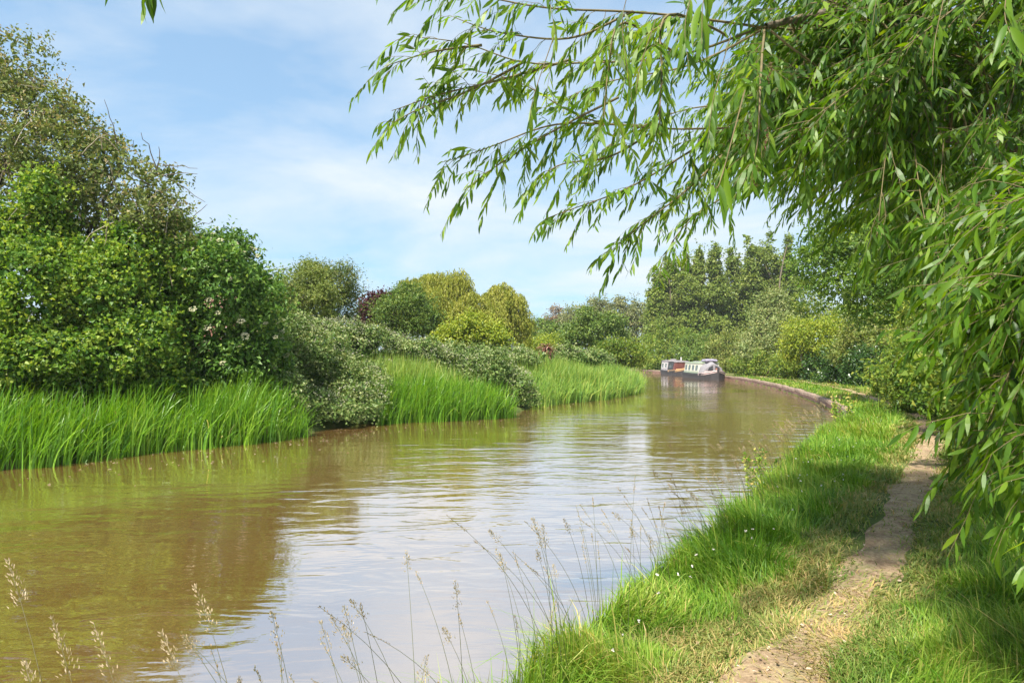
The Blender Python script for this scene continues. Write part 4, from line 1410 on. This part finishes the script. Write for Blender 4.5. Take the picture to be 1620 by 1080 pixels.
for p0, p1 in [((236, -50, 1.75), (228, 8, 1.75)), ((250, -55, 1.75), (240, 14, 1.75)), ((170, -70, 1.7), (166, -35, 1.7)), ((585, -70, 2.0), (600, -22, 2.0))]:
    q = curve([at(*p0) + np.array([0, 0, .12]), at(*p0), at(*p1)])
    tw_lines.append((q, np.linspace(.002, .001, len(q))))
    sprig_leaves(q[6:], .085, .024, rng, down=1.5, spread=.25)


# the leafy mass on the right
def lower_edge(px):
    return np.interp(px, [1120, 1200, 1300, 1400, 1460, 1520, 1580, 1640, 1800], [270, 315, 375, 430, 530, 710, 850, 900, 940])


starts = [limbA, limbB, limbC]
for i in range(160):
    px = rng.uniform(1130, 1760)
    py = rng.uniform(-90, min(lower_edge(px), 520) - 20)
    if i < 48:
        px = rng.uniform(1130, 1400)
        py = rng.uniform(80, lower_edge(px) - 40)
    Y = rng.uniform(4.0, 8.0) if py < 330 else rng.uniform(3.6, 6.5)
    e = at(px, py, Y)
    lm = starts[rng.integers(3)]
    s0 = lm[rng.integers(len(lm) // 3, len(lm))]
    mid = (s0 + e) / 2 + np.array([.25, 0, .35]) + rng.normal(size=3) * .15
    branch([s0, mid, e], .008, .002, 20, leaf=.125, tl=(.25, .55), t0=.25, dirb=(-.85, -.15, .0), gap=.034)
for i in range(46):                                          # low boughs reaching left over the verge
    px = rng.uniform(1500, 1790)
    lo = lower_edge(px)
    py = rng.uniform(280, lo - 30)
    Y = rng.uniform(2.3, 4.2)
    e = at(px, py, Y)
    s0 = limbD[rng.integers(3, len(limbD))] + rng.normal(size=3) * .05
    mid = (s0 + e) / 2 + np.array([.1, 0, .18]) + rng.normal(size=3) * .08
    branch([s0, mid, e], .008, .002, 11, leaf=.135, tl=(.22, .5), t0=.35, dirb=(-.75, -.1, .05), gap=.036)
for tip in [(1470, 690, 2.6), (1490, 820, 2.3), (1530, 870, 2.2), (1480, 600, 3.0), (1455, 500, 3.4), (1440, 430, 3.8), (1500, 750, 2.5)]:
    e = at(*tip)
    e[0] += .32
    s0 = at(1690, tip[1] - 40, tip[2] + .2)
    branch([limbD[-1], s0, e], .007, .002, 9, leaf=.14, tl=(.2, .4), t0=.5, dirb=(-.9, -.05, .05), gap=.04)

LBa, LDa, LNa, LLa = map(np.array, (LB_, LD, LN, LL))
# the 300 leaves that show largest are parts of their own, the rest one mass
ppx = CX + LBa[:, 0] / LBa[:, 1] * FPX
ppy = HZ - (LBa[:, 2] - EYE) / LBa[:, 1] * FPX
vis = (ppx > -20) & (ppx < 1640) & (ppy > -60) & (ppy < 1000) & (LBa[:, 1] > 1.2)
app = np.where(vis, LLa / LBa[:, 1], 0)
order = np.argsort(-app)
big, rest = order[:300], order[300:]
tintw = np.clip(rng.normal(.40, .30, len(LLa)) + .12 * wav(LBa, 2.0, 71), 0, 1)
v_, f_, k_ = leaf_arrays(LBa[rest] - wb, LDa[rest], LNa[rest], LLa[rest], LLa[rest] * rng.uniform(.15, .23, len(rest)), 'lance', None, .22)
obj('foliage', leaves_mesh('foliage', [(v_, f_, k_, tintw[rest])], M['willow']), willow, kind='stuff')
obj('trunk', tubes_mesh('trunk', [(p - wb, r_) for p, r_ in limb_lines[:1]], M['bark'], 12), willow)
for p, r_ in limb_lines[1:]:
    obj('limb', tubes_mesh('limb', [(p - wb, r_)], M['bark'], 7), willow)
obj('branches', tubes_mesh('branches', [(p - wb, r_) for p, r_ in br_lines], M['twig'], 5), willow, kind='stuff')
obj('twigs', tubes_mesh('twigs', [(p - wb, r_) for p, r_ in tw_lines], M['twig'], 3), willow, kind='stuff')
# eight leaf shapes, unit length along +X, folded on the rib
leafm = []
for q in range(8):
    rq = np.random.default_rng(500 + q)
    dr, tw, fold, wd = rq.uniform(.1, .35), rq.normal(0, .35), rq.uniform(.15, .5), rq.uniform(.075, .11)
    ts = np.linspace(0, 1, 9)
    ws = wd * np.sin(np.pi * ts ** .8) ** .8 * (1 - .25 * ts)
    ws[0] = .006
    ws[-1] = 0.001
    V = []
    for t, w in zip(ts, ws):
        c = np.array([t, .04 * math.sin(3 * t + q), -dr * t * t])
        a_ = tw * t
        sv = np.array([0, math.cos(a_), math.sin(a_)])
        nv = np.array([0, -math.sin(a_), math.cos(a_)])
        V += [c + sv * w + nv * w * fold, c, c - sv * w + nv * w * fold]
    F = []
    for i in range(8):
        o3 = i * 3
        F += [(o3, o3 + 1, o3 + 4, o3 + 3), (o3 + 1, o3 + 2, o3 + 5, o3 + 4)]
    leafm.append(mesh_np('leaf', np.array(V), np.array(F), M['willow'], np.full(len(V), rq.uniform(.0, .75)), True))
for i in big:
    D = Vector(LDa[i]).normalized()
    N = Vector(LNa[i])
    S = N.cross(D)
    S.normalize()
    N = D.cross(S)
    o = obj('leaf', leafm[int(i) % 8], willow)
    s_ = float(LLa[i])
    mt = Matrix((D * s_, S * s_, N * s_)).transposed().to_4x4()
    mt.translation = Vector(LBa[i] - wb)
    o.matrix_local = mt

# hanging catkins of the willow
for px, py, Y in [(1185, 190, 3.35), (1212, 205, 3.3), (1196, 262, 3.3), (1218, 100, 3.4)]:
    a_ = at(px, py, Y) - wb
    n = 60
    t = rng.random(n)
    Q = a_ + np.column_stack([.008 * np.sin(6 * t), np.zeros(n), -.10 * t]) + rng.normal(size=(n, 3)) * .004
    v_, f_, k_ = leaf_arrays(Q, rng.normal(size=(n, 3)), rng.normal(size=(n, 3)), np.full(n, .008), np.full(n, .006), 'diamond')
    obj('catkin', leaves_mesh('catkin', [(v_, f_, k_, rng.random(n))], M['copper']), willow)


# ------------------------------------------------------------------ boats
def paint(name, c, rough=.4, var=.25):
    return plain_mat(name, [tuple(q * (1 - var) for q in c), c, tuple(min(1, q * (1 + var * .6)) for q in c)], 3, rough, .05, 6, .4)


M['hull'] = paint('tarred_hull', (.022, .020, .022), .7)
M['cream'] = paint('cream_paint', (.44, .44, .36), .5, .12)
M['sage'] = paint('sage_paint', (.24, .30, .21), .5, .12)
M['lilac'] = paint('lilac_grey_paint', (.26, .235, .245), .5, .15)
M['grey_canvas'] = paint('grey_canvas', (.20, .19, .20), .8)
M['dark_canvas'] = paint('dark_canvas', (.025, .028, .032), .7)
M['red'] = paint('red_paint', (.11, .035, .028), .6)
M['ochre'] = paint('ochre_paint', (.42, .25, .11), .5, .15)
M['pinkish'] = paint('pale_pink_deck', (.45, .34, .33), .5, .12)
M['white'] = paint('white_paint', (.50, .49, .48), .5, .08)
M['purple'] = paint('lilac_tarpaulin', (.25, .23, .30), .7)
M['terracotta'] = paint('terracotta', (.32, .13, .08), .8)
m, nt, bs, out = nodes_of('boat_glass')
bs.inputs['Base Color'].default_value = (.05, .06, .055, 1)
bs.inputs['Roughness'].default_value = .08
bs.inputs['Specular IOR Level'].default_value = .7
M['glass'] = m
m, nt, bs, out = nodes_of('curtained_glass')
bs.inputs['Base Color'].default_value = (.045, .06, .045, 1)
bs.inputs['Roughness'].default_value = .12
M['glass_green'] = m


def prism(mb, outline, z0, z1, tuck=0.0):
    """vertical prism from plan outline [(x,y)], narrowed at the bottom by tuck"""
    n = len(outline)
    o = np.array(outline, float)
    V = np.vstack([np.column_stack([o * (1 - tuck), np.full(n, z0)]), np.column_stack([o, z1 if np.ndim(z1) else np.full(n, z1)])])
    F = [(i, (i + 1) % n, n + (i + 1) % n, n + i) for i in range(n)]
    F += [tuple(range(n, 2 * n)), tuple(range(n - 1, -1, -1))]
    return mb.add(V, F)


def loft(mb, sections):
    """sections: list of equal-length point lists; side skin plus end caps"""
    k = len(sections[0])
    V = np.array([p for s_ in sections for p in s_], float)
    F = []
    for a in range(len(sections) - 1):
        for i in range(k):
            j = (i + 1) % k
            F.append((a * k + i, a * k + j, (a + 1) * k + j, (a + 1) * k + i))
    F.append(tuple(range(k - 1, -1, -1)))
    F.append(tuple(range((len(sections) - 1) * k, len(sections) * k)))
    return mb.add(V, F)


def hull_of(Ln, Wd, root, gun_mat, fore):
    hw = Wd / 2
    secs = []
    for x, w, zt in [(0, .55, .62), (.25, .85, .55), (.7, 1, .5), (Ln * .5, 1, .46), (Ln - 2.2, 1, .5), (Ln - 1.2, .86, .58), (Ln - .5, .5, .7), (Ln - .05, .06, .82)]:
        w *= hw
        secs.append([(x, -w, zt), (x, w, zt), (x, w * .98, .2), (x, w * .9, -.35), (x, -w * .9, -.35), (x, -w * .98, .2)])
    mb = MB()
    loft(mb, secs)
    h = mb.obj('hull', M['hull'], root)
    # rubbing strake each side
    for sgn in (-1, 1):
        pts = [(x, sgn * (w * hw + .015), zt - .09) for x, w, zt in [(0.25, .85, .55), (.7, 1, .5), (Ln * .5, 1, .46), (Ln - 2.2, 1, .5), (Ln - 1.2, .86, .58), (Ln - .5, .5, .7), (Ln - .1, .1, .8)]]
        MB().tube(pts, .03, 6).obj('rubbing_strake', M['dark_canvas'], h)
        pts = [(x, sgn * w * hw, zt + .02) for x, w, zt in [(Ln - fore, 1, .5), (Ln - 1.2, .86, .58), (Ln - .5, .5, .7), (Ln - .08, .08, .82)]]
        mb = MB()
        for a, b2 in zip(pts[:-1], pts[1:]):
            a, b2 = np.array(a), np.array(b2)
            o_ = np.array([0, sgn * .02, 0])
            dn = np.array([0, 0, -.2])
            V = [a + dn + o_, b2 + dn + o_, b2 + o_, a + o_, a + dn - o_ * 2, b2 + dn - o_ * 2, b2 - o_ * 2, a - o_ * 2]
            mb.add(V, [(0, 1, 2, 3), (7, 6, 5, 4), (3, 2, 6, 7), (0, 4, 5, 1)])
        mb.obj('bow_panel', gun_mat, h)
    deck = MB()
    prism(deck, [(Ln - 1.25, -.8 * hw), (Ln - .5, -.44 * hw), (Ln - .15, -.05), (Ln - .15, .05), (Ln - .5, .44 * hw), (Ln - 1.25, .8 * hw)], .55, .72)
    deck.obj('fore_deck', gun_mat, root)
    return h


def cabin_of(x0, x1, Wd, zb, zt, mat, root, roofmat, inset=.12):
    wb_, wt_ = Wd / 2 - .08, Wd / 2 - .08 - inset
    mb = MB()
    sec = lambda x: [(x, -wb_, zb), (x, -wt_, zt - .03), (x, -wt_ * .5, zt + .02), (x, wt_ * .5, zt + .02), (x, wt_, zt - .03), (x, wb_, zb)]
    loft(mb, [sec(x0), sec(x1)])
    c = mb.obj('cabin', mat, root)
    mb = MB()
    sec = lambda x: [(x, -wt_ - .05, zt - .02), (x, -wt_ - .05, zt + .02), (x, -wt_ * .5, zt + .07), (x, wt_ * .5, zt + .07), (x, wt_ + .05, zt + .02), (x, wt_ + .05, zt - .02)]
    loft(mb, [sec(x0 - .06), sec(x1 + .06)])
    mb.obj('roof', roofmat, root)
    return c, wb_, wt_


def side_window(root, xc, w, z0, z1, zb, zt, wb_, wt_, sgn, frame, glass):
    """a window on the sloping cabin side"""
    def y_at(z):
        return sgn * (wb_ + (wt_ - wb_) * (z - zb) / (zt - zb))
    fr = MB()
    t = .05
    def quadbox(x0, x1, za, zc, d0, d1):
        V = []
        for d_ in (d0, d1):
            for (x, z) in ((x0, za), (x1, za), (x1, zc), (x0, zc)):
                V.append((x, y_at(z) + sgn * d_, z))
        return V, [(0, 1, 2, 3), (7, 6, 5, 4), (0, 4, 5, 1), (1, 5, 6, 2), (2, 6, 7, 3), (3, 7, 4, 0)]
    x0, x1 = xc - w / 2, xc + w / 2
    for a in ((x0, x1, z0, z0 + t), (x0, x1, z1 - t, z1), (x0, x0 + t, z0 + t, z1 - t), (x1 - t, x1, z0 + t, z1 - t)):
        fr.add(*quadbox(*a, -.01, .03))
    f = fr.obj('window', frame, root)
    g = MB()
    g.add(*quadbox(x0 + t, x1 - t, z0 + t, z1 - t, -.005, .012))
    g.obj('pane', glass, f)


def boat(name, label, bow, stern, Wd=2.05):
    bow, stern = np.array(bow), np.array(stern)
    Ln = float(np.linalg.norm(bow - stern))
    ang = math.atan2(bow[1] - stern[1], bow[0] - stern[0])
    root = empty(name, (stern[0], stern[1], 0.02), label, 'boat', 'narrowboats moored at the far towpath', ang)
    return root, Ln


# right boat: sage and cream, grey cratch cover over the bow well
root, Ln = boat('narrowboat', 'sage green and cream narrowboat with grey bow cover, the nearer of two boats', (17.0, 56.2), (17.2, 65.5))
W_ = 2.05
hull_of(Ln, W_, root, M['pinkish'], 2.6)
c, wb_, wt_ = cabin_of(1.1, Ln - 2.9, W_, .47, 1.38, M['cream'], root, M['sage'])
zb, zt = .47, 1.38
k = (Ln - 2.9 - 1.1)
for sgn in (-1, 1):
    for i in range(4):
        side_window(c, 1.1 + k * (i + .55) / 4.1, k / 4.1 * .82, .66, 1.24, zb, zt, wb_, wt_, sgn, M['cream'], M['glass_green'])
    mb = MB()
    mb.box((1.1 + k / 2, sgn * (wb_ + .012), .53), (k, .03, .10))
    mb.obj('side_stripe', M['sage'], root)
mb = MB()
secA = lambda x, w, zt_, zb_: [(x, -w, zb_), (x, -w * .8, zb_ + (zt_ - zb_) * .55), (x, -.08, zt_), (x, .08, zt_), (x, w * .8, zb_ + (zt_ - zb_) * .55), (x, w, zb_)]
loft(mb, [secA(Ln - 2.9, wb_, 1.55, .5), secA(Ln - 2.2, wb_ * .98, 1.5, .52), secA(Ln - 1.35, wb_ * .82, 1.32, .58)])
cr_ = mb.obj('cratch_cover', M['grey_canvas'], root)
mb = MB()
for sgn in (-1, 1):
    mb.add([(Ln - 1.33, sgn * .1, .72), (Ln - 1.33, sgn * .55, .72), (Ln - 1.33, sgn * .42, 1.02), (Ln - 1.33, sgn * .1, 1.18)], [(0, 1, 2, 3)])
mb.obj('cover_window', M['dark_canvas'], cr_)
mb = MB()
mb.box((Ln - 3.2, .1, 1.58), (1.5, 1.0, .26), bev=.09).box((Ln - 2.5, -.1, 1.62), (.7, .7, .22), bev=.08)
mb.obj('roof_bundle', M['purple'], root)
mb = MB().box((Ln - 5.2, -.35, 1.50), (2.6, .28, .05)).box((Ln - 5.2, .2, 1.50), (2.4, .18, .05))
mb.obj('roof_plank', M['white'], root)
MB().tube([(Ln - 4.3, .3, 1.42), (Ln - 4.3, .3, 1.85)], .05, 8).obj('chimney', M['dark_canvas'], root)
MB().tube([(Ln - .6, 0, .72), (Ln - .6, 0, 1.0)], .03, 6).tube([(Ln - .6, -.12, .92), (Ln - .6, .12, .92)], .02, 6).obj('mooring_post', M['terracotta'], root)
MB().tube([(.15, 0, .6), (.15, 0, 1.05), (.35, 0, 1.15), (.9, 0, 1.15)], .025, 6).obj('tiller', M['red'], root)
MB().box((.9, 0, .9), (.4, .7, .8), bev=.03).obj('stern_hatch', M['cream'], root)

# left boat: lilac grey cabin, dark canvas, ochre side
root, Ln = boat('narrowboat', 'lilac grey narrowboat with dark canvas and ochre bow, the farther of two boats', (17.5, 68.2), (17.6, 77.0))
hull_of(Ln, W_, root, M['ochre'], 4.2)
c, wb_, wt_ = cabin_of(.7, Ln - 4.9, W_, .47, 1.5, M['lilac'], root, M['lilac'])
k = (Ln - 4.9 - .7)
for sgn in (-1, 1):
    for i in range(2):
        side_window(c, .7 + k * (i + .5) / 2, k / 2 * .7, .72, 1.28, .47, 1.5, wb_, wt_, sgn, M['white'], M['glass'])
c2, wb2, wt2 = cabin_of(Ln - 4.8, Ln - 2.5, W_, .47, 1.46, M['dark_canvas'], root, M['lilac'], .16)
for sgn in (-1, 1):
    side_window(c2, Ln - 3.65, 1.3, .75, 1.22, .47, 1.46, wb2, wt2, sgn, M['dark_canvas'], M['glass'])
c3, _, _ = cabin_of(Ln - 2.4, Ln - 1.8, W_, .47, 1.38, M['red'], root, M['grey_canvas'], .2)
MB().tube([(Ln - 3.4, .2, 1.45), (Ln - 3.4, .2, 1.9)], .07, 8).obj('chimney', M['white'], root)
MB().box((Ln - 6.2, 0, 1.62), (.7, .5, .14), bev=.04).obj('roof_box', M['lilac'], root)
MB().tube([(.15, 0, .6), (.15, 0, 1.05), (.9, 0, 1.15)], .025, 6).obj('tiller', M['red'], root)

# ------------------------------------------------------------------ bench, stakes, house
bp = np.array([15.85, 29.0])
bz = height(bp[None])[0]
bench = empty('bench', (bp[0], bp[1], bz), 'weathered wooden bench beside the far bend of the towpath', 'bench', rz=R(62))
for i in range(4):
    MB().box((0, -.20 + i * .125, .45), (1.5, .105, .035), bev=.006).obj('seat_slat', M['bench'], bench)
for i in range(3):
    MB().box((0, .30 + i * .02, .60 + i * .13), (1.5, .03, .10), bev=.006).obj('back_slat', M['bench'], bench)
for sx in (-.62, .62):
    MB().box((sx, -.18, .215), (.07, .07, .43)).obj('leg', M['bench'], bench)
    mb = MB()
    mb.add([(sx - .035, .20, 0), (sx + .035, .20, 0), (sx + .035, .28, 0), (sx - .035, .28, 0), (sx - .035, .335, .92), (sx + .035, .335, .92), (sx + .035, .40, .92), (sx - .035, .40, .92)],
           [(0, 3, 2, 1), (4, 5, 6, 7), (0, 1, 5, 4), (1, 2, 6, 5), (2, 3, 7, 6), (3, 0, 4, 7)])
    mb.obj('leg', M['bench'], bench)
    MB().box((sx, 0.02, .395), (.05, .42, .06)).obj('rail', M['bench'], bench)

for i, (px, py, Y, lab) in enumerate([(1352, 655, 19.3, 'leaning timber stake at the near end of the kerb'), (1368, 668, 17.6, 'thicker timber stake overgrown by grass before the kerb')]):
    q = dens[int(np.argmin(np.linalg.norm(dens - np.array([(px - CX) / FPX * Y, Y]), axis=1)))]
    mb = MB()
    mb.tube([(0, 0, -.5), (.01, 0, .1), (.03, .02, .42 + .1 * i)], [.06 + .02 * i, .06 + .02 * i, .05 + .02 * i], 7)
    st = mb.obj('timber_stake', M['timber'], None, label=lab, cat='post', group='timber stakes at the bank edge')
    st.location = (q[0], q[1], 0)

hb = at(404, 432, 60)
hz0 = height(hb[None, :2])[0]
house = empty('brick_house', (hb[0], hb[1] + 3, hz0), 'brick house whose chimney just shows above the elder bush', 'house')
M['brick'] = plain_mat('red_brick', [(.20, .09, .06), (.30, .14, .10)], 8, .9, .3)
M['tile'] = plain_mat('roof_tile', [(.16, .08, .055), (.24, .13, .09)], 8, .85, .3)
ch = hb[2] - hz0
MB().box((-3, 0, (ch - 3.2) / 2), (8, 7, ch - 3.2)).obj('wall', M['brick'], house)
mb = MB()
mb.add([(-7.3, -3.8, ch - 3.2), (1.3, -3.8, ch - 3.2), (1.3, 3.8, ch - 3.2), (-7.3, 3.8, ch - 3.2), (-7.3, 0, ch - .9), (1.3, 0, ch - .9)], [(0, 1, 5, 4), (2, 3, 4, 5), (1, 2, 5), (3, 0, 4), (0, 3, 2, 1)])
rf = mb.obj('roof', M['tile'], house)
MB().box((.1, -.2, ch - .7), (.55, .8, 1.7), bev=.03).box((.1, -.2, ch + .17), (.65, .9, .12)).obj('chimney', M['brick'], rf)
for dx in (-5, -2.2):
    f = MB().box((dx, -3.52, 2.2), (1.1, .08, 1.2)).obj('window', M['white'], house)
    MB().box((dx, -3.575, 2.2), (.95, .03, 1.05)).obj('pane', M['glass'], f)

# ------------------------------------------------------------------ the moist summer air over the valley
m = bpy.data.materials.new('thin_haze')
m.use_nodes = True
nt = m.node_tree
nt.nodes.clear()
out = nt.nodes.new('ShaderNodeOutputMaterial')
vol = nt.nodes.new('ShaderNodeVolumePrincipled')
vol.inputs['Color'].default_value = (.93, .95, 1.0, 1)
vol.inputs['Density'].default_value = .0003
vol.inputs['Anisotropy'].default_value = .2
nt.links.new(vol.outputs[0], out.inputs['Volume'])
MB().box((0, 0, 12.5), (1300, 1300, 29)).obj('haze', m, kind='stuff', label='thin summer haze softening the far trees')
